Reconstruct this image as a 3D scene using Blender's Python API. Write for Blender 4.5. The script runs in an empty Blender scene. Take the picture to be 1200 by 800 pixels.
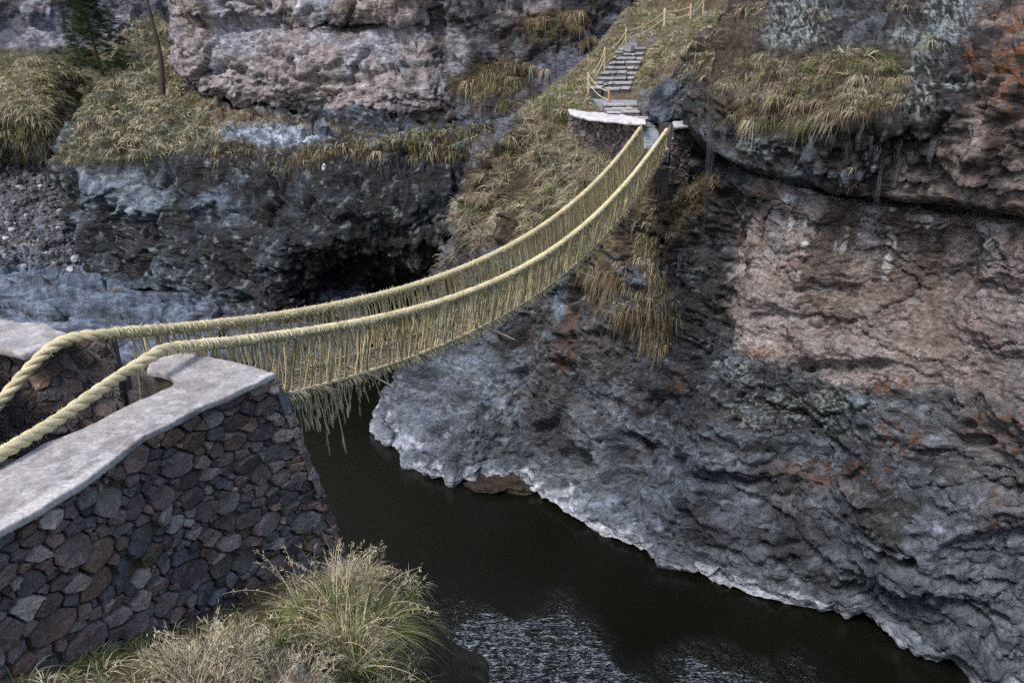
import bpy, bmesh, math, random
import numpy as np
random.seed(7)
RNG = np.random.default_rng(11)
COL = bpy.context.scene.collection
FPX = 933.0
PITCH = math.radians(22.0)
CAM = np.array([0.0, 0.0, 18.0])
CP, SP = math.cos(PITCH), math.sin(PITCH)

# ---------------------------------------------------------------- surveying helpers
def ray(u, v):
    a = (u-600)/FPX; b = (400-v)/FPX
    return np.array([a, CP+SP*b, -SP+CP*b])
def W(u, v, Y):
    d = ray(u, v); return CAM + d*(Y/d[1])
def WZ(u, v, z):
    d = ray(u, v); return CAM + d*((z-18.0)/d[2])
def proj(P):
    q = P-CAM
    f = q[..., 1]*CP - q[..., 2]*SP
    up = q[..., 1]*SP + q[..., 2]*CP
    f = np.where(f < .05, .05, f)
    return np.stack([600+FPX*q[..., 0]/f, 400-FPX*up/f], -1)
def sstep(a, b, x):
    t = np.clip((x-a)/(b-a), 0, 1); return t*t*(3-2*t)
def nrm(a):
    return a/np.maximum(np.linalg.norm(a, axis=-1, keepdims=True), 1e-9)

# ---------------------------------------------------------------- noise
_perm = np.random.default_rng(3).permutation(256); _perm = np.concatenate([_perm]*3)
_g = nrm(np.random.default_rng(4).normal(size=(256, 3)))
from concurrent.futures import ThreadPoolExecutor
_pool = ThreadPoolExecutor(4)
def perlin(P, seed=0):
    P = np.asarray(P, np.float64).reshape(-1, 3)
    if len(P) < 30000: return _perlin(P, seed)
    return np.concatenate(list(_pool.map(lambda q: _perlin(q, seed), [P[i:i+20000] for i in range(0, len(P), 20000)])))
def _perlin(P, seed=0):
    P = P + seed*17.31
    i = np.floor(P).astype(np.int64); f = P-i; i &= 255
    w = f*f*f*(f*(f*6-15)+10)
    out = 0
    for dx in (0, 1):
        wx = w[:, 0] if dx else 1-w[:, 0]
        for dy in (0, 1):
            wy = w[:, 1] if dy else 1-w[:, 1]
            hxy = _perm[_perm[(i[:, 0]+dx) & 255]+((i[:, 1]+dy) & 255)]
            for dz in (0, 1):
                wz = w[:, 2] if dz else 1-w[:, 2]
                h = _perm[hxy+((i[:, 2]+dz) & 255)]
                g = _g[h]
                out = out + wx*wy*wz*(g[:, 0]*(f[:, 0]-dx)+g[:, 1]*(f[:, 1]-dy)+g[:, 2]*(f[:, 2]-dz))
    return out*1.6
def fbm(P, sc, oc=4, seed=0, an=(1, 1, 1), gain=.5):
    sh = P.shape[:-1]; Q = P.reshape(-1, 3)*np.array(an)/sc
    a = 1; r = 0
    for o in range(oc):
        r = r + a*perlin(Q, seed+o); Q = Q*2.03; a *= gain
    return r.reshape(sh)
def ridge(P, sc, oc=4, seed=0, an=(1, 1, 1), gain=.55):
    sh = P.shape[:-1]; Q = P.reshape(-1, 3)*np.array(an)/sc
    a = 1; r = 0
    for o in range(oc):
        r = r + a*(1-2*np.abs(perlin(Q, seed+o))); Q = Q*2.07; a *= gain
    return r.reshape(sh)

def _facet(P, seed):
    i0 = np.floor(P).astype(np.int64); f = P-i0
    b1 = np.full(len(P), 9.); b2 = np.full(len(P), 9.); val = np.zeros(len(P))
    for dx in (-1, 0, 1):
        for dy in (-1, 0, 1):
            for dz in (-1, 0, 1):
                h = _perm[_perm[_perm[(i0[:, 0]+dx+seed) & 255]+((i0[:, 1]+dy) & 255)]+((i0[:, 2]+dz) & 255)]
                rel = f-np.array([dx, dy, dz])-(.5+.42*_g[h])
                d2 = np.sum(rel*rel, 1); m = d2 < b1
                b2 = np.where(m, b1, np.minimum(b2, d2))
                g2 = _g[(h+91) & 255]
                val = np.where(m, np.sum(rel*g2, 1)*1.1+g2[:, 0]*.45, val); b1 = np.where(m, d2, b1)
    return np.stack([val, np.sqrt(b2)-np.sqrt(b1)], 1)
def facets(P, sc, an=(1, 1, 1), seed=0, warp=.25):
    """angular fracture blocks: (plane offset per block, distance to the joint)"""
    Q = P+np.stack([fbm(P, sc*.7, 3, seed+1), fbm(P, sc*.7, 3, seed+2), fbm(P, sc*.7, 3, seed+3)], -1)*sc*warp
    Q = (Q*np.array(an)/sc).reshape(-1, 3)
    R_ = np.concatenate(list(_pool.map(lambda q: _facet(q, seed), [Q[i:i+20000] for i in range(0, len(Q), 20000)])))
    return R_[:, 0].reshape(P.shape[:-1]), R_[:, 1].reshape(P.shape[:-1])
# ---------------------------------------------------------------- mesh helpers
def mesh_obj(name, V, F, mat, parent=None, cols=None, smooth=True, extra=None):
    V = np.asarray(V, np.float32).reshape(-1, 3)
    me = bpy.data.meshes.new(name)
    if isinstance(F, np.ndarray):
        k = F.shape[1]; n = len(F)
        me.vertices.add(len(V)); me.vertices.foreach_set('co', V.ravel())
        me.loops.add(n*k); me.loops.foreach_set('vertex_index', F.astype(np.int32).ravel())
        me.polygons.add(n); me.polygons.foreach_set('loop_start', np.arange(0, n*k, k, dtype=np.int32))
        me.polygons.foreach_set('loop_total', np.full(n, k, np.int32))
        me.update(calc_edges=True)
    else:
        me.from_pydata(V.tolist(), [], F); me.update()
    if cols is not None:
        c = np.asarray(cols, np.float32).reshape(-1, 3)
        at = me.color_attributes.new('Col', 'FLOAT_COLOR', 'POINT')
        at.data.foreach_set('color', np.concatenate([c, np.ones((len(c), 1), np.float32)], 1).ravel())
    if extra:
        for nm, arr in extra.items():
            at = me.attributes.new(nm, 'FLOAT', 'POINT'); at.data.foreach_set('value', np.asarray(arr, np.float32).ravel())
    me.polygons.foreach_set('use_smooth', np.full(len(me.polygons), smooth))
    me.materials.append(mat)
    o = bpy.data.objects.new(name, me); COL.objects.link(o)
    if parent is not None:
        o.parent = parent
    return o
def tag(o, label, cat=None, group=None, kind=None):
    o['label'] = label
    if cat: o['category'] = cat
    if group: o['group'] = group
    if kind: o['kind'] = kind
    return o
def empty(name, loc, label, cat, group=None):
    o = bpy.data.objects.new(name, None); COL.objects.link(o); o.location = loc
    o.empty_display_size = .2
    o['_loc'] = list(map(float, loc))
    return tag(o, label, cat, group)
def child(parent, name, V, F, mat, **k):
    V = np.asarray(V, float).reshape(-1, 3) - np.array(parent.location)
    return mesh_obj(name, V, F, mat, parent, **k)

class MB:                       # mixed-polygon builder
    def __init__(s): s.V = []; s.F = []; s.C = []; s.n = 0
    def add(s, V, F, c=(.5, .5, .5)):
        V = np.asarray(V, float).reshape(-1, 3); s.V.append(V)
        s.F += [tuple(int(i)+s.n for i in f) for f in F]
        c = np.asarray(c, float); s.C.append(np.broadcast_to(c, V.shape).copy() if c.ndim == 1 else c); s.n += len(V)
    def build(s, name, mat, parent=None, smooth=False):
        V = np.concatenate(s.V)
        if parent is not None: V = V-np.array(parent.location)
        return mesh_obj(name, V, s.F, mat, parent, np.concatenate(s.C), smooth)

def grid_faces(nu, nv):
    i = np.arange(nu*nv).reshape(nu, nv)
    return np.stack([i[:-1, :-1], i[1:, :-1], i[1:, 1:], i[:-1, 1:]], -1).reshape(-1, 4)

def tubes(paths, rad, sides=5, closed=True):
    """paths (n,k,3), rad (n,k) or scalar -> V,F of n separate tubes"""
    P = np.asarray(paths, float); n, k, _ = P.shape
    R = np.broadcast_to(np.asarray(rad, float), (n, k)) if np.ndim(rad) < 2 else rad
    T = nrm(np.gradient(P, axis=1))
    m = nrm(P[:, -1]-P[:, 0])
    ref = np.where(np.abs(m[:, 2:3]) < .8, np.array([[0, 0, 1.]]), np.array([[1., 0, 0]]))[:, None, :]
    A = nrm(np.cross(T, ref)); B = np.cross(T, A)
    th = np.arange(sides)/sides*2*np.pi
    V = P[:, :, None, :] + R[:, :, None, None]*(np.cos(th)[None, None, :, None]*A[:, :, None, :]+np.sin(th)[None, None, :, None]*B[:, :, None, :])
    idx = np.arange(n*k*sides).reshape(n, k, sides)
    r = np.roll(idx, -1, 2)
    F = np.stack([idx[:, :-1], r[:, :-1], r[:, 1:], idx[:, 1:]], -1).reshape(-1, 4)
    return V.reshape(-1, 3), F

def merge(parts):
    """list of (V, F(quads ndarray), C) -> one"""
    Vs, Fs, Cs = [], [], []; n = 0
    for V, F, C in parts:
        V = V.reshape(-1, 3); Vs.append(V); Fs.append(F+n); n += len(V)
        C = np.asarray(C, float); Cs.append(np.broadcast_to(C, V.shape) if C.ndim == 1 else C.reshape(-1, 3))
    return np.concatenate(Vs), np.concatenate(Fs), np.concatenate(Cs)

def crom(C, n_list):
    """catmull-rom along axis 0"""
    K = len(C); E = np.concatenate([2*C[:1]-C[1:2], C, 2*C[-1:]-C[-2:-1]])
    out = []
    for i in range(K-1):
        n = n_list[i]; t = (np.arange(n)/n).reshape((-1,)+(1,)*(C.ndim-1))
        p0, p1, p2, p3 = E[i], E[i+1], E[i+2], E[i+3]
        out.append(.5*((2*p1)+(p2-p0)*t+(2*p0-5*p1+4*p2-p3)*t*t+(3*p1-p0-3*p2+p3)*t**3))
    out.append(C[-1:]); return np.concatenate(out)
def res_list(C, res):
    L = np.linalg.norm(np.diff(C, axis=0), axis=-1)
    L = np.mean(L.reshape(len(L), -1), 1)
    return [max(2, int(l/res)) for l in L]
def loft(ctrl, resu, resv):
    C = np.array(ctrl, float)
    G = crom(C, res_list(C, resu))
    H = crom(np.swapaxes(G, 0, 1), res_list(np.swapaxes(C, 0, 1), resv))
    return np.swapaxes(H, 0, 1)
def normals(G):
    a = np.gradient(G, axis=0); b = np.gradient(G, axis=1)
    return nrm(np.cross(a, b))
def orient(G, N):
    s = np.sum(N*(CAM-G), -1)
    return N if np.median(s) > 0 else -N

def poly_sd(uv, poly):
    """positive inside, px"""
    p = uv.reshape(-1, 2); poly = np.array(poly, float)
    d = np.full(len(p), 1e9); ins = np.zeros(len(p), bool)
    for i in range(len(poly)):
        a = poly[i]; b = poly[(i+1) % len(poly)]; e = b-a; w = p-a
        t = np.clip((w@e)/(e@e), 0, 1)
        d = np.minimum(d, np.linalg.norm(w-t[:, None]*e, axis=1))
        c = (a[1] > p[:, 1]) != (b[1] > p[:, 1])
        x = a[0]+(p[:, 1]-a[1])*e[0]/(e[1] if abs(e[1]) > 1e-9 else 1e-9)
        ins ^= c & (p[:, 0] < x)
    return np.where(ins, d, -d).reshape(uv.shape[:-1])
def pmask(uv, poly, w=15, nz=None, k=25):
    s = poly_sd(uv, poly)
    if nz is not None: s = s+nz*k
    return sstep(-w, w, s)
def blob(uv, cu, cv, ru, rv, nz=None, k=.6, w=.35):
    d = 1-np.hypot((uv[..., 0]-cu)/ru, (uv[..., 1]-cv)/rv)
    if nz is not None: d = d+nz*k
    return sstep(-w, w, d)
def mix(a, b, m):
    return a+(np.asarray(b)-a)*m[..., None]

# ---------------------------------------------------------------- materials
def new_mat(name):
    m = bpy.data.materials.new(name); m.use_nodes = True
    nt = m.node_tree; b = nt.nodes['Principled BSDF']; return m, nt, b
def nd(nt, t, **k):
    n = nt.nodes.new(t)
    for a, v in k.items():
        if a in n.inputs: n.inputs[a].default_value = v
        else: setattr(n, a, v)
    return n
def vary(nt, colsock, scale, lo, hi, detail=8, vec=None, rough=.65):
    """multiply a colour by a noise between lo and hi"""
    n = nd(nt, 'ShaderNodeTexNoise', Scale=scale, Detail=detail, Roughness=rough)
    if vec: nt.links.new(vec, n.inputs['Vector'])
    r = nd(nt, 'ShaderNodeMapRange'); r.inputs[1].default_value = .3; r.inputs[2].default_value = .7
    r.inputs[3].default_value = lo; r.inputs[4].default_value = hi
    nt.links.new(n.outputs[0], r.inputs[0])
    mx = nd(nt, 'ShaderNodeMix', data_type='RGBA', blend_type='MULTIPLY'); mx.inputs[0].default_value = 1
    nt.links.new(colsock, mx.inputs[6]); nt.links.new(r.outputs[0], mx.inputs[7])
    return mx.outputs[2], n.outputs[0]
def mat_rock(name, bump=.5, fine=9.0, rough=.85, lo=.62, hi=1.4, strat=(1, 1, 2.5), dist=.08, patch=0):
    m, nt, b = new_mat(name)
    at = nd(nt, 'ShaderNodeAttribute', attribute_name='Col')
    tc = nd(nt, 'ShaderNodeNewGeometry')
    mp = nd(nt, 'ShaderNodeMapping'); mp.inputs['Scale'].default_value = strat
    nt.links.new(tc.outputs['Position'], mp.inputs[0])
    src = at.outputs[0]
    if patch:
        pn = nd(nt, 'ShaderNodeTexNoise', Scale=fine*.45, Detail=7, Roughness=.75); nt.links.new(tc.outputs['Position'], pn.inputs['Vector'])
        pr = nd(nt, 'ShaderNodeMapRange'); pr.inputs[1].default_value = .58; pr.inputs[2].default_value = .66; pr.inputs[4].default_value = patch
        nt.links.new(pn.outputs[0], pr.inputs[0]); pm = nd(nt, 'ShaderNodeMix', data_type='RGBA'); pm.inputs[7].default_value = (.30, .31, .32, 1)
        nt.links.new(pr.outputs[0], pm.inputs[0]); nt.links.new(src, pm.inputs[6]); src = pm.outputs[2]
    c, n1 = vary(nt, src, fine*.35, lo, hi, 10, mp.outputs[0], .75)
    c, n2 = vary(nt, c, fine*2.2, .66, 1.36, 6, mp.outputs[0], .7)
    n3 = nd(nt, 'ShaderNodeTexNoise', Scale=fine*.45, Detail=10, Roughness=.7, Distortion=.3); n3.noise_type = 'RIDGED_MULTIFRACTAL'; n3.normalize = True
    nt.links.new(mp.outputs[0], n3.inputs['Vector'])
    n4 = nd(nt, 'ShaderNodeTexNoise', Scale=fine*1.1, Detail=12, Roughness=.75); nt.links.new(mp.outputs[0], n4.inputs['Vector'])
    v = nd(nt, 'ShaderNodeTexVoronoi', Scale=fine*.8); nt.links.new(mp.outputs[0], v.inputs['Vector'])
    a1 = nd(nt, 'ShaderNodeMath', operation='MULTIPLY_ADD'); a1.inputs[1].default_value = .3
    nt.links.new(v.outputs[0], a1.inputs[0]); nt.links.new(n4.outputs[0], a1.inputs[2])
    ad = nd(nt, 'ShaderNodeMath', operation='MULTIPLY_ADD'); ad.inputs[1].default_value = 1.1
    nt.links.new(n3.outputs[0], ad.inputs[0]); nt.links.new(a1.outputs[0], ad.inputs[2])
    nt.links.new(c, b.inputs['Base Color'])
    b.inputs['Roughness'].default_value = rough
    b.inputs['Specular IOR Level'].default_value = .25
    bp = nd(nt, 'ShaderNodeBump', Strength=bump, Distance=dist)
    nt.links.new(ad.outputs[0], bp.inputs['Height']); nt.links.new(bp.outputs[0], b.inputs['Normal'])
    return m
def mat_col(name, rough=.8, bump=0, scale=30, lo=.8, hi=1.2, transl=0, spec=.2, dist=.02):
    m, nt, b = new_mat(name)
    at = nd(nt, 'ShaderNodeAttribute', attribute_name='Col')
    tc = nd(nt, 'ShaderNodeNewGeometry')
    c, n = vary(nt, at.outputs[0], scale, lo, hi, 6, tc.outputs['Position'])
    nt.links.new(c, b.inputs['Base Color']); b.inputs['Roughness'].default_value = rough
    b.inputs['Specular IOR Level'].default_value = spec
    if bump:
        bp = nd(nt, 'ShaderNodeBump', Strength=bump, Distance=dist); nt.links.new(n, bp.inputs['Height']); nt.links.new(bp.outputs[0], b.inputs['Normal'])
    if transl:
        tr = nd(nt, 'ShaderNodeBsdfTranslucent'); nt.links.new(c, tr.inputs[0])
        ms = nd(nt, 'ShaderNodeMixShader'); ms.inputs[0].default_value = transl
        nt.links.new(b.outputs[0], ms.inputs[1]); nt.links.new(tr.outputs[0], ms.inputs[2])
        nt.links.new(ms.outputs[0], nt.nodes['Material Output'].inputs['Surface'])
    return m
M_rock = mat_rock('cliff_rock', 1.0, 5.0, lo=.5, hi=1.5, dist=.16)
M_rockfar = mat_rock('far_rock', 1.0, 2.6, lo=.5, hi=1.5, dist=.34)
M_stone = mat_rock('wall_stone', .8, 20.0, .75, .55, 1.5, (1, 1, 1), .018, .55)
M_mortar = mat_col('mortar', .95, .8, 25, .6, 1.3)
M_cap = mat_rock('cement_cap', .35, 16.0, .8, .8, 1.18, (1, 1, 1), .02)
M_grass = mat_col('grass_blades', .75, 0, 3, .8, 1.2, .25)
M_rope = mat_col('grass_rope', .85, .9, 90, .62, 1.3, 0, .15, .006)
M_wood = mat_col('weathered_wood', .8, .5, 40, .7, 1.25, dist=.01)
M_soil = mat_rock('soil', .9, 12, .95, .6, 1.4, (1, 1, 1), .05)
M_hang = mat_col('hanging_lichen', .9, 0, 10, .8, 1.2, .15)

BLUE = np.array([.135, .162, .205]); BLUEL = np.array([.27, .315, .38]); DARK = np.array([.035, .034, .038])
BROWN = np.array([.085, .06, .045]); PINK = np.array([.28, .22, .20]); PINKL = np.array([.40, .345, .325])
ORANGE = np.array([.42, .16, .05]); LICH = np.array([.40, .47, .45]); WHITE = np.array([.62, .64, .68])
GREY = np.array([.20, .195, .205]); OCHRE = np.array([.26, .19, .09])

SURF = {}
def rock_surface(name, ctrl, resu, resv, dispf, colf, mat, label, cat='cliff'):
    G = loft(ctrl, resu, resv)
    N = orient(G, normals(G))
    D = dispf(G, N)
    G = G+N*D[..., None] if D.ndim == 2 else G+D
    N = orient(G, normals(G))
    uv = proj(G)
    C = np.clip(colf(G, N, uv), .004, .9); C = C*((C.mean(-1, keepdims=True)/.15)**.32)
    o = mesh_obj(name, G, grid_faces(*G.shape[:2]), mat, cols=np.clip(C, .01, .9))
    tag(o, label, cat, kind='structure')
    SURF[label] = (G, N, uv)
    return o, G, N, uv

def crack_amp(uv, lo=.25):
    cy = np.interp(uv[..., 0], [760, 800, 815, 850, 901, 1002, 1104, 1200, 1345], [130, 150, 165, 189, 209, 230, 240, 255, 272])
    return np.where(uv[..., 0] > 800, lo+(1-lo)*sstep(4, 34, np.abs(uv[..., 1]-cy)), 1)
WALLREG = [(655, 118), (760, 125), (830, 135), (830, 205), (700, 205), (665, 165)]
# ---------------------------------------------------------------- CLIFF A : right cliff under the far bridge end
def colA(pts):
    # first knot = shoreline pixel (z=.3); an undercut row below it is added here
    u, v = pts[0][:2]
    lip = WZ(u, v, .3)
    out = nrm(np.array([lip[0], lip[1], 0]))
    under = lip+out*1.5+np.array([0, 0, -.5]); deep = under+out*.6+np.array([0, 0, -1.6])
    r = [deep, under, lip+out*.25+np.array([0, 0, -.18]), lip]
    for p in pts[1:]:
        r.append(W(*p) if len(p) == 3 else WZ(p[0], p[1], p[3]))
    return r
A_cols = [
 [(560, 455), (560, 450, 44), (560, 430, 46), (570, 380, 48), (580, 330, 49), (600, 270, 50), (640, 200, 50), (680, 140, 48), (700, 110, 46)],
 [(500, 462), (500, 455, 38), (515, 430, 39), (530, 370, 41), (545, 310, 42), (560, 260, 43), (590, 200, 43), (640, 140, 42), (670, 108, 41)],
 [(444, 488), (448, 476, 35.2), (478, 450, 35.8), (505, 405, 36.5), (497, 340, 37.5), (528, 285, 38), (540, 220, 38.5), (598, 146, 38.5), (640, 112, 38.5)],
 [(472, 530), (474, 515, 32), (495, 470, 33.4), (530, 400, 35), (540, 330, 36), (555, 270, 36.8), (575, 220, 37), (618, 155, 37), (655, 118, 37)],
 [(522, 558), (524, 544, 29.6), (545, 480, 31), (575, 400, 33), (585, 320, 34), (600, 260, 34.8), (625, 205, 35), (650, 160, 36), (672, 128, 38)],
 [(600, 560), (604, 544, 29.2), (620, 480, 30.2), (640, 400, 31.5), (655, 310, 32.2), (668, 250, 32.5), (682, 212, 32.8), (700, 184, 33.4), (708, 150, 36.5)],
 [(688, 614), (695, 595, 25.8), (710, 520, 27), (722, 430, 28.4), (735, 340, 29.2), (745, 278, 29.6), (755, 232, 30.1), (762, 205, 30.9), (768, 180, 33.5)],
 [(788, 655), (792, 635, 23.7), (800, 540, 25), (798, 440, 26.6), (788, 350, 28), (795, 285, 28.7), (803, 235, 29.4), (815, 205, 30.4), (822, 180, 34)],
 [(870, 690), (872, 668, 22), (878, 560, 23.2), (868, 460, 24.6), (858, 380, 26), (862, 310, 26.6), (866, 250, 26.9), (870, 205, 27.2), (878, 188, 32)],
 [(952, 716), (955, 694, 20.8), (960, 590, 21.8), (957, 480, 23), (955, 400, 24.1), (960, 330, 24.6), (970, 270, 25), (980, 231, 25.2), (985, 213, 30)],
 [(1060, 752), (1064, 728, 19.2), (1070, 620, 20), (1072, 520, 21.1), (1076, 430, 22.2), (1080, 350, 22.8), (1085, 290, 23), (1090, 247, 23.1), (1095, 230, 28)],
 [(1180, 800), (1184, 772, 17.7), (1186, 660, 18.4), (1188, 550, 19.2), (1191, 450, 20.1), (1195, 360, 20.6), (1197, 310, 20.8), (1200, 262, 20.9), (1200, 244, 26)],
 [(1350, 880), (1350, 850, 15.9), (1345, 740, 16.4), (1342, 620, 16.8), (1340, 500, 17.4), (1340, 400, 17.8), (1340, 330, 17.9), (1340, 281, 18.0), (1345, 262, 23)],
 [(1700, 1060), (1700, 1010, 11.6), (1690, 880, 11.9), (1680, 740, 12.2), (1680, 590, 12.6), (1680, 450, 12.9), (1680, 370, 13), (1680, 300, 13.1), (1690, 280, 16)],
]
def dispA(P, N):
    uv = proj(P); z = P[..., 2]; u, v = uv[..., 0], uv[..., 1]
    low = sstep(9.5, 5.5, z)
    warp = fbm(P, 3.0, 4, 60); w2 = fbm(P, .9, 3, 64)
    pk = pmask(uv, [(866, 190), (1400, 240), (1400, 480), (1120, 470), (1060, 445), (960, 425), (850, 400), (850, 300)], 18, warp, 20)
    rough = 1-.72*pk
    Q = P.copy(); Q[..., 2] = Q[..., 2]+warp*1.3+w2*.25+.10*P[..., 0]
    d = fbm(P, 5.0, 3, 1, (1, 1, .7))*.8
    # bulging masses that meet in sharp creases
    b1 = np.abs(fbm(Q, 3.4, 2, 5, (.55, .55, 1.1))); d += (b1-.3)*1.4*(.35+.65*rough)
    b2 = np.abs(fbm(Q, 1.25, 3, 6, (.5, .5, 1.2))); d += (b2-.3)*.46*rough
    d += fbm(P, 1.4, 4, 7)*.14
    # bedding: ledges of uneven thickness, strong in some beds and absent in others
    bed = .25+.75*sstep(-.25, .35, fbm(Q, 2.6, 2, 12, (.25, .25, 1)))
    d += (ridge(Q, .9, 4, 9, (.22, .22, 1.0))-.9)*.17*bed*rough
    d += (ridge(Q, .30, 4, 13, (.14, .14, 1.0))-.8)*(.055+.03*low)*bed*(.4+.6*rough)
    hol = np.clip(fbm(Q, 1.5, 2, 21, (.6, .6, 1.1))-.32, 0, 1); d -= hol*1.5*low
    pit = np.clip(fbm(P, .32, 2, 23)-.42, 0, 1); d -= pit*.5*(1-.6*pk)
    # fractures
    F1_ = np.abs(perlin((P+w2[..., None]*.35).reshape(-1, 3)*np.array([.33, .33, .5]), 33).reshape(z.shape))
    d -= sstep(.035, 0, F1_)*.20
    F2_ = np.abs(perlin((P+w2[..., None]*.2).reshape(-1, 3)*np.array([.9, .9, .9]), 37).reshape(z.shape))
    d -= sstep(.03, 0, F2_)*.07
    d += (ridge(P, .35, 4, 41)-.85)*.05*(.5+.5*rough)+fbm(P, .12, 4, 47, gain=.6)*.035
    fv, fj = facets(P, 1.7, (.7, .7, 1.1), 5, .3); d += fv*.26*(.35+.65*rough)*(.22+.78*sstep(2.5, 6, z)); d -= sstep(.07, 0, fj)*.13*(1-.5*pk)
    fv, fj = facets(P, .55, (.7, .7, 1.2), 15, .3); d += fv*.075*(.5+.5*rough)*(.4+.6*sstep(2, 5, z)); d -= sstep(.06, 0, fj)*.03
    d -= .45*pmask(uv, [(805, 235), (862, 215), (853, 300), (843, 400), (805, 420), (780, 330)], 10, w2, 12)
    # hollows and grooves the photograph shows
    wn = warp*.6+w2*.7
    d -= blob(uv, 730, 545, 24, 32, wn)*.9+blob(uv, 505, 470, 14, 18, wn)*.5+blob(uv, 524, 452, 8, 12)*.4+blob(uv, 770, 470, 20, 9, wn)*.4
    d -= blob(uv, 1075, 648, 9, 7)*.7+blob(uv, 1140, 516, 26, 7, wn, .9)*.6+blob(uv, 990, 428, 60, 7, wn, 1.0)*.6+blob(uv, 690, 345, 70, 8, wn, .9)*.5+blob(uv, 910, 372, 40, 4, wn, .8)*.2
    for (x0, y0, x1, y1, wdt, am) in ((700, 500, 1160, 700, 6, .45), (780, 590, 1120, 725, 5, .35), (620, 455, 900, 590, 7, .30), (900, 560, 1180, 640, 5, .3), (980, 640, 1180, 745, 5, .3)):
        t = np.clip((u-x0)/(x1-x0), 0, 1); yy = y0+(y1-y0)*t+np.sin(t*9+y0)*11+warp*22+w2*6
        end = sstep(0, .1, t)*sstep(1, .9, t)*(.4+.6*sstep(-.2, .3, fbm(P, 2, 2, 66)))
        d -= am*end*np.exp(-((v-yy)/wdt)**2); d += am*.5*end*np.exp(-((v-yy-wdt*2.4)/(wdt*1.7))**2)
    d *= sstep(-.8, .3, z)*.85+.15
    d *= 1-.5*sstep(1.1, .15, z)
    d *= crack_amp(uv)
    d *= 1-.85*pmask(uv, WALLREG, 10)
    d += (fbm(P, 1.6, 3, 71, (1, 1, .2))*.55+fbm(P, .4, 2, 73, (1, 1, .2))*.10)*sstep(1.2, .2, z)
    return np.clip(d, -1.9, 1.6)
def colfA(P, N, uv):
    z = P[..., 2]; n1 = fbm(P, 2.2, 5, 80); n2 = fbm(P, .7, 5, 85); n3 = fbm(P, 4, 4, 90, (1, 1, .3)); ns = fbm(P, 1.0, 4, 95, (.25, .25, 1.6)); nf = fbm(P, .25, 4, 99)
    c = np.broadcast_to(BLUE, P.shape).copy()
    c = mix(c, BLUEL*.8, sstep(-.1, .55, ns+nf*.3)*.6)
    c = mix(c, DARK*1.2, sstep(.0, .45, n1+nf*.3)*.75)
    c = mix(c, DARK*1.3, sstep(.0, .4, fbm(P, 5.5, 4, 86, (.6, .6, 1))+n2*.25)*.7)
    c = mix(c, BROWN*1.3, sstep(.15, .6, n3+nf*.3)*.45)
    lam = fbm(P+n1[..., None]*.3, .5, 5, 96, (.12, .12, 1.6)); c = mix(c, DARK*1.5, sstep(.05, .4, lam)*.55*sstep(10, 8, z)); c = mix(c, BLUEL*.8, sstep(.1, .5, -lam)*.4*sstep(8, 5, z))
    c = mix(c, BROWN*1.1, sstep(.0, .45, fbm(P, 1.6, 4, 97, (.3, .3, 1)))*.45*sstep(1.5, 3, z))
    # pale lower half, water-worn
    c = mix(c, BLUEL*.72, sstep(3.6, .6, z+n2*1.2)*.18)
    pk = pmask(uv, [(866, 190), (1260, 240), (1280, 560), (1190, 480), (1120, 478), (1060, 452), (960, 432), (880, 418), (845, 390), (850, 320), (862, 260)], 10, n1+nf*.5, 24)
    pc = np.broadcast_to(PINK, P.shape).copy()
    pc = mix(pc, PINKL, sstep(0, .5, n2)*.55)
    sv_ = fbm(P, .9, 5, 101, (1, 1, .12)); top = sstep(400, 260, uv[..., 1])
    pc = mix(pc, np.array([.33, .29, .29]), sstep(-.1, .4, n1)*.7)
    pc = mix(pc, BROWN*1.3, sstep(.06, .3, sv_+nf*.25)*.75*(.25+.75*top))
    pc = mix(pc, np.array([.36, .36, .38]), sstep(.2, .45, -sv_+nf*.2)*.6*top)
    pc = mix(pc, DARK*1.5, sstep(.3, .48, nf+n2*.5)*.6)
    pc = pc*np.array([1.04, 1.06, 1.09])
    pc = mix(pc, WHITE*.85, sstep(.42, .6, fbm(P, .6, 4, 103, (1, 1, .1)))*sstep(345, 290, uv[..., 1]+n1*40)*.85)
    c = mix(c, pc, pk)
    # right of the pink: grey brown face
    gr = pmask(uv, [(1090, 440), (1300, 430), (1300, 660), (1120, 560), (1060, 500)], 40, n1, 50)
    c = mix(c, GREY*.9, gr*.7)
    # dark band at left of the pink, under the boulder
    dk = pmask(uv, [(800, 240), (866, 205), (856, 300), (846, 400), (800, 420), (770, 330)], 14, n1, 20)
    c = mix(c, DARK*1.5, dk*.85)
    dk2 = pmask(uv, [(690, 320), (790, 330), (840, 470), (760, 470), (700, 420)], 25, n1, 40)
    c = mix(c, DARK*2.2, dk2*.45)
    # lichen
    lm = np.clip(blob(uv, 850, 420, 34, 44)+blob(uv, 905, 480, 55, 36)+blob(uv, 1000, 480, 60, 32)+blob(uv, 812, 300, 14, 40)*.6, 0, 1)
    sp = sstep(.15, .3, fbm(P, .12, 4, 111, gain=.6)+n2*.35)
    c = mix(c, LICH*.85, lm*sp*.6*sstep(-.25, .3, n1+n2*.5))
    sp2 = sstep(.5, .6, fbm(P, .25, 3, 113)); c = mix(c, LICH*.7, sp2*.35*sstep(3, 5, z))
    # orange
    om = np.clip(blob(uv, 668, 380, 9, 55, n1)+blob(uv, 660, 415, 10, 20)+blob(uv, 790, 440, 18, 24, n1)+blob(uv, 1055, 505, 34, 36, n1)+blob(uv, 940, 545, 34, 10, n1)+blob(uv, 1170, 600, 20, 26, n1)
        + blob(uv, 1160, 500, 38, 30, n1)+blob(uv, 1045, 452, 30, 10, n1)+blob(uv, 770, 405, 12, 10)+blob(uv, 890, 412, 22, 8)+blob(uv, 1000, 560, 60, 18, n1)*.6, 0, 1)
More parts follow.
